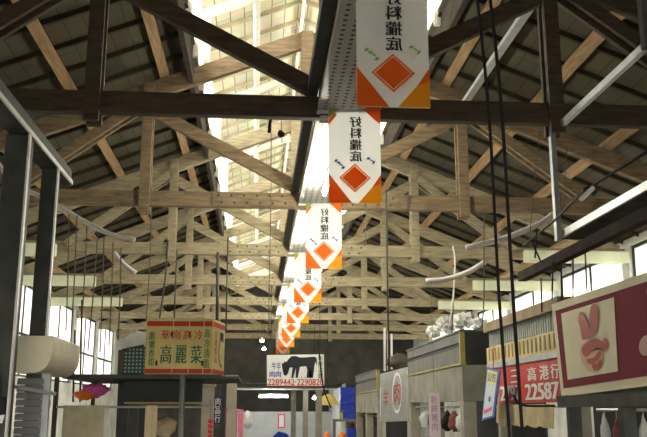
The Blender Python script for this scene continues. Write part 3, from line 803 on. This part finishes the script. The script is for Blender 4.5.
# ------------------------------------------------------------------ right row of stalls
def booth(Xf, pn, pf, ytop, ytrim, ylint, label, depth=1.1, trim=True):
    """stall front on the plane Xf from near column px pn to far px pf; pixel heights are those at pn"""
    yn, yf = PX(pn, ytop, Xf).y, PX(pf, 408.5, Xf).y
    zt, zm, zl = PX(pn, ytop, Xf).z, PX(pn, ytrim, Xf).z, PX(pn, ylint, Xf).z
    t = thing('market_stall', label, 'market stall', (Xf, (yn + yf) / 2, 0), 'stalls right of the aisle')
    zs_ = zt - (zt - zm) * .42
    bm = B(); box(bm, Xf + .01, Xf + .05, yn + .06, yf, zs_ + .03, zt - .025); box(bm, Xf + .01, Xf + .05, yn + .06, yf, zm + .025, zs_ - .03); obj('fascia', bm, M['fascia'], t)
    bm = B(); box(bm, Xf + .03, Xf + .06, yn + .06, yf, zs_ - .029, zs_ + .029); obj('slot', bm, M['black'], t)
    bm = B(); box(bm, Xf - .005, Xf + .055, yn, yn + .059, zm + .026, zt - .024); obj('corner_trim', bm, M['olive_trim'], t)
    bm = B(); box(bm, Xf - .01, Xf + .06, yn - .01, yf, zm - .0, zm + .024); obj('lower_trim', bm, M['olive_trim'], t)
    bm = B(); box(bm, Xf - .01, Xf + depth, yn - .01, yf, zt - .024, zt); obj('roof_board', bm, M['fascia'], t)
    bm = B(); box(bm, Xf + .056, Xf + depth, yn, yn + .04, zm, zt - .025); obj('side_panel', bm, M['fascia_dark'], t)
    bm = B(); box(bm, Xf + .01, Xf + .18, yn, yf, zl, zm - .001); box(bm, Xf + .181, Xf + depth, yn, yn + .16, zl, zm - .001); obj('lintel', bm, M['concrete'], t)
    n = 2
    for k in range(n + 1):
        y = yn + .01 + (yf - yn - .2) * k / n
        bm = B(); box(bm, Xf + .012, Xf + .17, y, y + .17, 0, zl - .001); obj('post', bm, M['stall_post'], t)
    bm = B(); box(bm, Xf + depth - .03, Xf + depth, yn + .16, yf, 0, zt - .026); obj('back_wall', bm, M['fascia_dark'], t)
    bm = B(); box(bm, Xf + .03, Xf + depth - .04, yn + .2, yf - .05, .80, .88); obj('counter', bm, M['galv'], t)
    bm = B(); tube(bm, [(Xf + .1, yn + .1, zl - .07), (Xf + .1, yf - .1, zl - .07)], .012); obj('hook_rail', bm, M['galv'], t)
    return t, yn, yf, zt, zm, zl
XF = 2.5
tA = booth(XF, 460, 408, 329.5, 365, 401, 'grey concrete stall with dark upper box and olive trim, middle of the right row')
tB = booth(XF, 377, 355.5, 369, 391, 413, 'farther grey stall with olive trim, beside the blue crates', .9)
# things hung in stall A: cloth bags and meat on the rail
def hang(kind, label, cat, q, r, m, top, seed, group=None):
    t = thing(kind, label, cat, q, group)
    bm = B(); blob(bm, q, r, 3, .4, 2, seed); obj('body', bm, m, t, smooth=True)
    bm = B(); tube(bm, [Vector((q.x, q.y, q.z + r[2] * .9)), Vector((q.x, q.y, top))], .005, 5); obj('hook', bm, M['galv'], t)
    return t
zl = tA[5]
for k, (yy, m_, c_, nm) in enumerate(((tA[1] + .45, 'white_plastic', 'white bag', 'hanging_bag'), (tA[1] + .9, 'meat', 'dark red cut of meat', 'hanging_meat'), (tA[1] + 1.35, 'black', 'black bag', 'hanging_bag'), (tA[1] + 2.3, 'meat', 'long red meat', 'hanging_meat'), (tA[1] + 2.9, 'white_plastic', 'small white bag', 'hanging_bag'))):
    hang(nm, c_ + (' on the hook rail of the middle right stall, ' + ('nearest', 'second', 'third', 'fourth', 'farthest')[k] + ' along'), 'bag' if 'bag' in nm else 'meat', Vector((XF + .1, yy, zl - .26)), (.08, .09, .13), M[m_], zl - .07, k)
# pink white price strip
q0, q1 = P(428.5, 393, 9.4), P(439.5, 393, 9.4); zb = P(428, 440, 9.4).z
t = thing('price_strip', 'pale pink paper strip with lettering hanging in front of the middle right stall', 'notice', (q0.x, q0.y, zb))
bm = B(); hexa(bm, [(q0.x, q0.y, zb), (q1.x, q1.y, zb), q1, q0], (.004, .006, 0)); obj('paper', bm, mat('pink paper', (.80, .66, .70), .8), t)
bm = B(); write(bm, '新\n鮮\n豬\n肉', quad_map(q0, q1, (q0.x, q0.y, zb), (q1.x, q1.y, zb), (-.002, -.004, 0)), .2, .8, .2, .95, .0); obj('lettering', bm, mat('faded purple ink', (.35, .2, .35), .8), t)
bm = B(); m_ = (q0 + q1) / 2; tube(bm, [m_, Vector((m_.x, m_.y, ZB - .6)) * 1.0], .003, 5); obj('string', bm, M['rope'], t)
# side sign box between the two stalls
X2 = XF + .12
a = P(380, 374, 16.8); b = P(407, 367, 15.2)
t = thing('side_sign', 'grey sign box with faded red round emblem between the two grey stalls', 'sign', (a.x, a.y, P(380, 421, 16.8).z))
c_, d_ = P(380, 422, 16.8), P(407, 421, 15.2)
bm = B(); hexa(bm, [c_, d_, b, a], (.12, .18, 0)); obj('panel', bm, M['steel_grey'], t)
f = quad_map(a, b, c_, d_, (-.006, -.01, 0)); bm = B()
def ring(bm, f, cu, cv, ru, rv, k=.75, n=20):
    for i in range(n):
        p, q = 2 * math.pi * i / n, 2 * math.pi * (i + 1) / n
        flat(bm, f, [(cu + ru * math.cos(p), cv + rv * math.sin(p)), (cu + ru * math.cos(q), cv + rv * math.sin(q)), (cu + k * ru * math.cos(q), cv + k * rv * math.sin(q)), (cu + k * ru * math.cos(p), cv + k * rv * math.sin(p))])
ring(bm, f, .66, .55, .17, .40, .86); obj('white_ring', bm, M['white_print'], t)
bm = B(); write(bm, '肉', f, .54, .78, .32, .78, .03); write(bm, '羊', f, .14, .34, .3, .65, .03); obj('red_emblem', bm, mat('faded red', (.42, .12, .10), .7), t)
bm = B(); flat(bm, f, [(.02, .12), (.05, .12), (.05, .72), (.02, .72)]); obj('white_edge', bm, M['white_print'], t)
bm = B(); tube(bm, [c_ + Vector((.1, .1, 0)), Vector((c_.x + .1, c_.y + .1, 0))], .03, 8); tube(bm, [d_ + Vector((.05, .1, 0)), Vector((d_.x + .05, d_.y + .1, 0))], .03, 8); obj('leg', bm, M['galv'], t)

# stall with the red board
yn, yf = PX(567, 400, XF).y, PX(489, 400, XF).y
def zat(px, py): return PX(px, py, XF).z
t = thing('market_stall', 'stall with wooden top band, corrugated strip and beige panel above the red board', 'market stall', (XF, (yn + yf) / 2, 0), 'stalls right of the aisle')
z = [zat(553, v) for v in (299, 311, 331, 352, 358)]
bm = B(); box(bm, XF - .03, XF + 1.2, yn, yf, z[1], z[0]); obj('top_band', bm, M['wood_band'], t)
bm = B(); box(bm, XF + .04, XF + .06, yn, yf, z[2], z[1] - .001)
y = yn + .02
while y < yf: box(bm, XF + .02, XF + .04, y, y + .03, z[2], z[1] - .001); y += .065
obj('corrugated_strip', bm, M['corrugated'], t)
bm = B(); box(bm, XF - .005, XF + .05, yn, yf, z[3], z[2] - .001); obj('beige_panel', bm, M['beige_panel'], t)
y = yn + .06
while y < yf - .05:
    bm = B(); box(bm, XF - .011, XF - .0055, y, y + .035, z[3] + .03, z[2] - .02); obj('stripe', bm, M['brown_stripe'], t); y += .12
bm = B(); box(bm, XF - .01, XF + .08, yn, yf, z[4], z[3] - .001); obj('lintel', bm, M['steel_grey'], t)
for k in range(2):
    bm = B(); y = yn + .02 if k == 0 else yf - .12; box(bm, XF + .085, XF + .2, y, y + .1, 0, z[1] - .001); obj('post', bm, M['stall_post'], t)
bm = B(); box(bm, XF + 1.15, XF + 1.19, yn, yf, 0, z[1] - .001); obj('back_wall', bm, M['fascia_dark'], t)
bm = B(); box(bm, XF + .22, XF + 1.1, yn + .05, yf - .05, .8, .86); obj('counter', bm, M['galv'], t)
bm = B(); zz = zat(553, 404); tube(bm, [(XF - .02, yn + .0, zz - .02), (XF - .02, yf - .1, zz - .02)], .012); obj('rail', bm, M['steel_grey'], t)
y0, y1 = PX(499, 400, XF).y, PX(560, 400, XF).y
zt, zb = z[4] - .004, zat(553, 403.5) + .01
t = thing('red_signboard', 'red signboard with white lettering and telephone number under the beige panel', 'sign', (XF, (y0 + y1) / 2, zb))
bm = B(); box(bm, XF + .01, XF + .03, y1, y0, zb, zt); obj('board', bm, M['red_board'], t)
f = quad_map((XF, y0, zt), (XF, y1, zt), (XF, y0, zb), (XF, y1, zb), (.006, 0, 0))
bm = B(); write(bm, '2797', f, .03, .40, .07, .47, .13); write(bm, '22587', f, .49, .98, .07, .47, .13)
for ch, u in (('高', .60), ('港', .79), ('行', .95), ('三', .30)): write(bm, ch, f, u - .06, u + (.07 if u < .9 else .045), .54, .88, .06)
obj('lettering', bm, M['white_print'], t)
bm = B(); cloth(bm, (XF - .035, y0 - .05, zz), (XF - .035, y1 + .05, zz), .19, 26, 8, .015, 5, .006, .35); tag(obj('tan_drape', bm, M['tan_cloth'], smooth=True), 'ragged tan cloth draped on the rail below the red signboard', 'cloth')
# tilted blue-framed poster
a, b, c_, d_ = P(487, 367, 8.6), P(500, 371, 8.2), P(481.5, 421, 8.6), P(494, 417, 8.2)
t = thing('framed_poster', 'tilted blue-framed poster with yellow top hanging beside the red signboard', 'poster', c_)
bm = B(); hexa(bm, [c_, d_, b, a], (.02, .03, 0)); obj('frame', bm, mat('blue frame', (.06, .12, .45), .5), t)
f = quad_map(a, b, c_, d_, (-.003, -.005, 0))
bm = B(); flat(bm, f, [(.08, .04), (.86, .04), (.86, .70), (.08, .70)]); obj('paper', bm, mat('poster pale', (.66, .74, .80), .6), t)
bm = B(); flat(bm, f, [(.08, .70), (.86, .70), (.86, .96), (.08, .96)]); obj('yellow_header', bm, mat('poster yellow', (.80, .72, .30), .6), t)
f2 = quad_map(a, b, c_, d_, (-.005, -.008, 0))
bm = B(); write(bm, '公告', f2, .16, .80, .74, .92, .02); flat(bm, f2, [(.4, .36), (.58, .34), (.56, .44), (.42, .46)]); obj('blue_mark', bm, M['blue_print'], t)
bm = B(); flat(bm, f2, [(.14, .12), (.78, .16), (.78, .24), (.14, .20)]); obj('pink_mark', bm, M['pink'], t)
bm = B(); tube(bm, [a * .5 + b * .5, P(494, 345, 8.4)], .004, 5); obj('hanging_cord', bm, M['red_cloth'], t)

# big maroon sign
XS = 2.2
TLs, TRs, BLs, BRs = PX(551.5, 304.4, XS), PX(660, 267.6, XS), PX(562, 397, XS), PX(660, 384, XS)
for v in (BLs, BRs): v.y = (TLs.y if v is BLs else TRs.y) * 1.0 + (v.y - (TLs.y if v is BLs else TRs.y)) * .9
t = thing('maroon_sign', 'large maroon sign with a cream square and red hand-like emblem at right', 'sign', BLs)
bm = B(); hexa(bm, [BLs, BRs, TRs, TLs], (.14, 0, 0)); obj('sign_box', bm, M['sign_cream'], t)
off = lambda k: Vector((-.004 * k, 0, 0))
f = quad_map(TLs, TRs, BLs, BRs, off(1))
bm = B(); flat(bm, f, [(.045, .085), (1, .085), (1, .915), (.045, .915)]); obj('maroon_field', bm, M['maroon'], t)
f = quad_map(TLs, TRs, BLs, BRs, off(2))
bm = B(); flat(bm, f, [(.115, .165), (.655, .165), (.655, .865), (.115, .865)]); obj('cream_square', bm, M['sign_cream'], t)
def arcpoly(f, pts, n=6):         # rounded closed outline
    c = [Vector((p[0], p[1], 0)) for p in pts]; out = []
    L = len(c)
    for i in range(L):
        a, b, c2, d = c[i - 1], c[i], c[(i + 1) % L], c[(i + 2) % L]
        for k in range(n):
            s = k / n; out.append(.5 * ((2 * b) + (c2 - a) * s + (2 * a - 5 * b + 4 * c2 - d) * s * s + (3 * b - a - 3 * c2 + d) * s ** 3))
    return [(p.x, p.y) for p in out]
f3 = quad_map(TLs, TRs, BLs, BRs, off(3)); f4 = quad_map(TLs, TRs, BLs, BRs, off(4))
bm = B(); flat(bm, f3, arcpoly(f3, [(.31, .47), (.30, .36), (.34, .26), (.42, .20), (.50, .24), (.53, .36), (.50, .45), (.40, .50)])); bmesh.ops.triangulate(bm, faces=bm.faces[:]); obj('peach_shape', bm, M['peach'], t)
bm = B()
for pts in ([(.335, .545), (.325, .66), (.31, .75), (.335, .815), (.375, .79), (.395, .70), (.42, .64), (.435, .55), (.39, .53)],
            [(.435, .55), (.425, .66), (.43, .76), (.455, .845), (.495, .85), (.515, .78), (.505, .68), (.48, .57)],
            [(.32, .43), (.37, .49), (.46, .52), (.53, .48), (.57, .42), (.575, .39), (.545, .38), (.50, .42), (.44, .41), (.36, .36)],
            [(.55, .49), (.575, .49), (.59, .43), (.58, .40), (.565, .43)],
            [(.36, .335), (.41, .31), (.50, .39), (.52, .35), (.45, .29), (.39, .28)],
            [(.42, .275), (.47, .27), (.51, .31), (.515, .26), (.47, .21), (.43, .22)]):
    flat(bm, f4, arcpoly(f4, pts))
bmesh.ops.triangulate(bm, faces=bm.faces[:]); obj('red_emblem', bm, M['sign_red'], t)
bm = B(); flat(bm, f3, arcpoly(f3, [(.86, .40), (.85, .33), (.88, .27), (.94, .27), (.97, .34), (.95, .42), (.90, .44)])); flat(bm, f3, arcpoly(f3, [(.93, .86), (.92, .80), (.95, .74), (1.0, .73), (1.0, .86)]))
bmesh.ops.triangulate(bm, faces=bm.faces[:]); obj('pale_shape', bm, mat('faded print', (.62, .40, .36), .6), t)
# dark stall frame below the maroon sign
yn, yf = TRs.y, TLs.y; zs2 = BRs.z - .02
t = thing('market_stall', 'dark steel stall frame under the maroon sign', 'market stall', (XS, (yn + yf) / 2, 0), 'stalls right of the aisle')
bm = B(); box(bm, XS + .0, XS + .14, yn, yf, zs2 - .10, zs2 - .02); obj('top_beam', bm, M['steel_dark'], t)
for px in (566, 618):
    bm = B(); y = PX(px, 420, XS).y; box(bm, XS + .02, XS + .10, y - .04, y + .04, 0, zs2 - .101); obj('post', bm, M['steel_dark'], t)
bm = B(); box(bm, XS + 1.0, XS + 1.04, yn, yf, 0, zs2 - .02); obj('back_panel', bm, M['fascia_dark'], t)
bm = B(); tube(bm, [(XS + .3, yn, zs2 - .12), (XS + .3, yf, zs2 - .12)], .012); obj('hook_rail', bm, M['galv'], t)
bm = B(); box(bm, XS + .15, XS + .95, yn, yf, .8, .86); obj('counter', bm, M['galv'], t)
for k in range(7):
    yy = yf - .12 - k * .21
    hang('hanging_meat' if k % 3 else 'hanging_bag', ('white bag' if k % 3 == 0 else 'dark strip of meat') + ' on the rail under the maroon sign, ' + ('farthest', 'second from the far end', 'third from the far end', 'middle', 'fifth from the far end', 'sixth from the far end', 'nearest')[k], 'bag' if k % 3 == 0 else 'meat', Vector((XS + .3, yy, zs2 - .33)), (.03, .045, .16), M['white_plastic' if k % 3 == 0 else 'meat'], zs2 - .12, k + 20)

# steel frame on the right: post, two beams
X = 2.52
zA, zB_ = PX(555, 126, X).z, PX(556, 236, X).z
yP = PX(557, 220, X).y
t = thing('steel_gantry', 'grey steel hanging frame with upright post above the maroon sign', 'steel frame', (X, yP, zB_))
bm = B(); box(bm, X - .02, X + .025, yP - .03, yP + .03, zB_ - .05, zr(1.95) + .05); obj('post', bm, M['steel_grey'], t)
bm = B(); box(bm, X + .031, X + .07, 3.2, yP + .1, zA - .02, zA + .035); obj('upper_beam', bm, M['steel_grey'], t)
bm = B(); box(bm, X + .031, X + .055, 3.2, yP + .1, zB_ - .02, zB_ + .04); obj('lower_beam', bm, M['steel_grey'], t)
bm = B(); box(bm, X + .056, X + .45, 3.2, yP + .1, zB_ - .018, zB_ + .0); obj('top_sheet', bm, M['dark_timber'], t)
X = 2.2; a = PX(515, 277, X); b = PX(660, 199, X)
bm = B(); beam(bm, (X + .06, a.y, a.z), (X + .06, b.y, a.z), .07, .075)
t = tag(obj('hanging_beam', bm, M['dark_timber']), 'dark timber beam hanging lengthwise above the maroon sign', 'beam')
# near upright at the right top corner
bm = B(); a = P(641, 0, 4.6); box(bm, a.x, a.x + .05, a.y, a.y + .05, PX(641, 50, a.x).z, zr(2.3)); tag(obj('steel_rod', bm, M['steel_dark']), 'dark steel upright in the top right corner', 'rod')
# pale bar above right of the second truss
a, b = PY(468, 98, TY[1] - .35), None
bm = B(); xx, zz = a.x, a.z; beam(bm, (xx, 6.9, zz), (xx, TY[1] - .2, zz), .085, .05); tag(obj('steel_channel', bm, M['galv']), 'light grey steel channel running lengthwise right of the banners', 'channel')

# ------------------------------------------------------------------ cords, ropes, conduits
def cord(name, pts, depth, r, m, label, cat, group=None, sm=True, n=6):
    ds = depth if isinstance(depth, (list, tuple)) else [depth] * len(pts)
    w = [P(x, y, d) for (x, y), d in zip(pts, ds)]
    bm = B(); tube(bm, smooth_path(w) if sm and len(w) > 2 else w, r, n)
    return tag(obj(name, bm, M[m], smooth=True), label, cat, group)
cord('black_cable', [(476, -10), (484, 60), (491, 145), (499, 295), (509, 428), (510, 442)], 5.0, .0098, 'black', 'left one of the two thick black cables hanging before the red signboard', 'cable', 'thick black cables')
cord('black_cable', [(489, -10), (497, 60), (504, 145), (513, 295), (522, 428), (523, 442)], 5.0, .0108, 'black', 'right one of the two thick black cables hanging before the red signboard', 'cable', 'thick black cables')
cord('black_cable', [(513, 395), (522, 405), (555, 406)], 6.0, .009, 'black', 'short black cable branching sideways across the tan drape', 'cable')
RG = 'ropes over the left stall'
for k, (x0, y0, x1, y1) in enumerate(((69, 214, 66, 330), (77, 216, 71, 335), (87, 226, 80, 345), (98, 232, 88, 350), (104, 236, 100, 352), (113, 242, 109, 345), (121, 248, 118, 340))):
    cord('rope_cord_rod', [(x0, y0), ((x0 + x1) / 2 + .5, (y0 + y1) / 2), (x1, y1)], 7.3, .0055, 'rope', 'thin rope hanging from the white conduit left of the carton, %s from the left' % ('first', 'second', 'third', 'fourth', 'fifth', 'sixth', 'seventh')[k], 'rope', RG)
cord('rope_cord_rod', [(75, 330), (73, 402)], 9.0, .010, 'steel_dark', 'dark rod standing above the khaki towel, left of a pair', 'rod')  # a dark steel rod rather than a rope
cord('rope_cord_rod', [(82, 300), (80, 402)], 9.0, .010, 'steel_dark', 'dark rod standing above the khaki towel, right of a pair', 'rod')
cord('conduit', [(-6, 158), (13, 183), (35, 194), (58, 206), (85, 222), (110, 234), (135, 240)], 7.4, .022, 'pale_pipe', 'long sagging white conduit across the left posts', 'conduit', n=8)
cord('conduit', [(114, 252), (124, 264), (136, 273)], 8.6, .022, 'pale_pipe', 'short curved white conduit below the long one on the left', 'conduit', n=8)
cord('conduit', [(554, 214), (537, 225), (502, 239), (466, 248)], 8.0, .028, 'pale_pipe', 'white conduit curving down from the right steel post', 'conduit', n=8)
cord('conduit', [(485, 262), (468, 272), (447, 279), (426, 281)], 9.0, .028, 'pale_pipe', 'lower white conduit sagging right of the third truss post', 'conduit', n=8)
cord('black_cable', [(650, 150), (584, 192), (555, 220), (523, 246)], [4.9, 5.6, 6.2, 6.8], .009, 'black', 'black cable slanting past the right steel post', 'cable')
q = P(590, 190, 5.5); bm = B(); blob(bm, q, (.05, .05, .03), 2, .5, 3, 2); tag(obj('cable_connector', bm, M['black'], smooth=True), 'black connector clump on the slanting cable at right', 'connector')
q = P(586, 194, 5.4); bm = B(); beam(bm, P(580, 200, 5.4), P(594, 187, 5.4), .03, .03); tag(obj('cable_clip', bm, M['pale_pipe'], bevel=.006), 'white clip beside the black connector clump', 'clip')
for k, (x, y0, y1, x1) in enumerate(((537, 228, 258, 535), (561, 258, 300, 562), (573, 252, 298, 573), (585, 250, 292, 587), (541, 278, 312, 542), (553, 262, 300, 552), (531, 240, 262, 541))):
    cord('rope_cord_rod', [(x, y0), (x1, y1)], 6.4, .0065, 'black', 'short dark cord by the hanging timber beam, %s' % ('upper left of the steel post', 'above the sign corner', 'in the middle of the sign top', 'towards the right over the sign', 'below the beam end', 'second over the sign corner', 'crossing near the beam end')[k], 'cord', 'cords on the hanging beam')
cord('rope_cord_rod', [(271, 94), (271, 200), (269, 300), (269, 335)], 8.5, .0045, 'rope', 'thin long cord hanging left of the banners', 'cord')
bm = B(); tube(bm, smooth_path([P(271, 118, 8.3), P(270, 123, 8.3), P(269, 133, 8.3)]), .016, 8); tag(obj('plug', bm, M['black'], smooth=True), 'black plug on the long cord left of the banners', 'plug')
t = thing('pull_switch', 'small black pull switch hanging right of the long cord', 'switch', P(281, 145, 8.3))
bm = B(); blob(bm, P(281, 134, 8.3), (.035, .03, .04), 2, .5, 3, 9); obj('body', bm, M['black'], t, smooth=True)
bm = B(); tube(bm, [P(281, 117, 8.3), P(282, 143, 8.3)], .004, 5); obj('cord', bm, M['black'], t)
for k, (pts, d, r, m_, lb) in enumerate((
        ([(168, 240), (165, 280), (159, 322)], 12, .013, 'steel_dark', 'dark rod hanging above the carton from the third truss'),
        ([(177, 250), (174, 322)], 13, .011, 'steel_dark', 'thin dark rod above the middle of the carton'),
        ([(152, 186), (150, 260), (146, 322)], 10, .006, 'rope', 'thin cord hanging above the left end of the carton'),
        ([(218, 252), (217, 322)], 13, .024, 'steel_dark', 'thick dark rod hanging above the right end of the carton'),
        ([(228, 238), (226, 330)], 13, .012, 'steel_dark', 'slim dark rod right of the thick one above the carton'),
        ([(386, 190), (387, 250), (389, 370)], 10, .011, 'steel_dark', 'dark rod hanging right of the second banner'),
        ([(367, 206), (365, 246)], 10, .006, 'rope', 'short cord below the second truss right of the banners'),
        ([(484, 212), (484, 296), (482, 325)], 8, .006, 'rope', 'grey cord hanging below the right post of the second truss'),
        ([(453, 246), (455, 262), (453, 300), (449, 330)], 9.5, .010, 'pale_pipe', 'white cord looping beside the third truss chord at right'),
        ([(455, 270), (452, 330)], 10.5, .006, 'black', 'thin black cord above the middle right stall'),
        ([(318, 340), (323, 385), (331, 408)], 15, .012, 'black', 'black cable hanging in front of the right edge of the animal sign'),
        ([(567, 148), (562, 215)], 6.2, .004, 'rope', 'thin cord beside the right steel post'),
        ([(540, 130), (534, 190), (530, 232)], 7, .004, 'rope', 'thin slanting wire left of the right steel post'))):
    cord('rope_cord_rod', pts, d, r, m_, lb, 'cord', 'cords and rods under the trusses')  # covers rods as well as cords
for k, px in enumerate((384.5, 388, 391.5)):
    bm = B(); tube(bm, [P(px, 328 + 3 * k, 17.5), P(px + .3, 371 - k, 17.5)], .022, 8); tag(obj('white_tube', bm, M['pale_pipe']), 'white tube standing upright above the farther grey stall, %s of three' % ('first', 'second', 'third')[k], 'tube', 'white tubes over the stall')
for k, (px, py, d, r) in enumerate(((447, 324, 11.4, .11), (463, 321, 10.9, .12), (479, 324, 10.7, .085), (433, 331, 12.4, .10))):
    bm = B(); blob(bm, P(px, py, d), (r, r, r * .8), 4, .75, 2.6, k * 3 + 1); tag(obj('plastic_sheet_bundle', bm, M['white_bag']), 'crumpled white plastic bundle on top of the middle right stall, %s from the far end' % ('second', 'third', 'nearest,', 'first')[k], 'bundle', 'plastic bundles on the stall roof')
bm = B(); blob(bm, P(400, 362, 17.2), (.26, .2, .16), 3, .4, 2, 12); tag(obj('sack', bm, M['basket_end'], smooth=True), 'brown sack lying behind the farther grey stall roof', 'sack')

# ------------------------------------------------------------------ light
w = bpy.data.worlds.new('sky'); S.world = w; w.use_nodes = True
n = w.node_tree.nodes; bg = n['Background']; bg.inputs['Color'].default_value = (1.0, .97, .88, 1); bg.inputs['Strength'].default_value = 9.0
sd_ = bpy.data.lights.new('sun', 'SUN'); sd_.energy = 50; sd_.angle = .02; sd_.color = (1, .94, .78)
so = bpy.data.objects.new('sun', sd_); C.objects.link(so); so.location = (20, 10, 30)
so.rotation_euler = Vector((-.42, .12, -1)).to_track_quat('-Z', 'Y').to_euler()
def portal(loc, rot, sx, sy):
    l = bpy.data.lights.new('portal', 'AREA'); l.shape = 'RECTANGLE'; l.size = sx; l.size_y = sy
    l.cycles.is_portal = True
    o = bpy.data.objects.new('portal', l); C.objects.link(o); o.location = loc; o.rotation_euler = rot
for s in (-1, 1):
    z = zr(LE) + OFF_S + RAISE / 2
    portal((XC + s * (LE + .1), (LY0 + LY1) / 2, z), (0, s * math.pi / 2, 0), RAISE, LY1 - LY0)
portal((XC, YB - .1, EZ / 2), (math.pi / 2, 0, 0), E1 - E0, EZ)
S.cycles.max_bounces = 8; S.cycles.diffuse_bounces = 6; S.cycles.sample_clamp_indirect = 6
S.view_settings.view_transform = 'Standard'; S.view_settings.look = 'None'; S.view_settings.gamma = 1
S.view_settings.use_curve_mapping = False
S.view_settings.exposure = 0.75
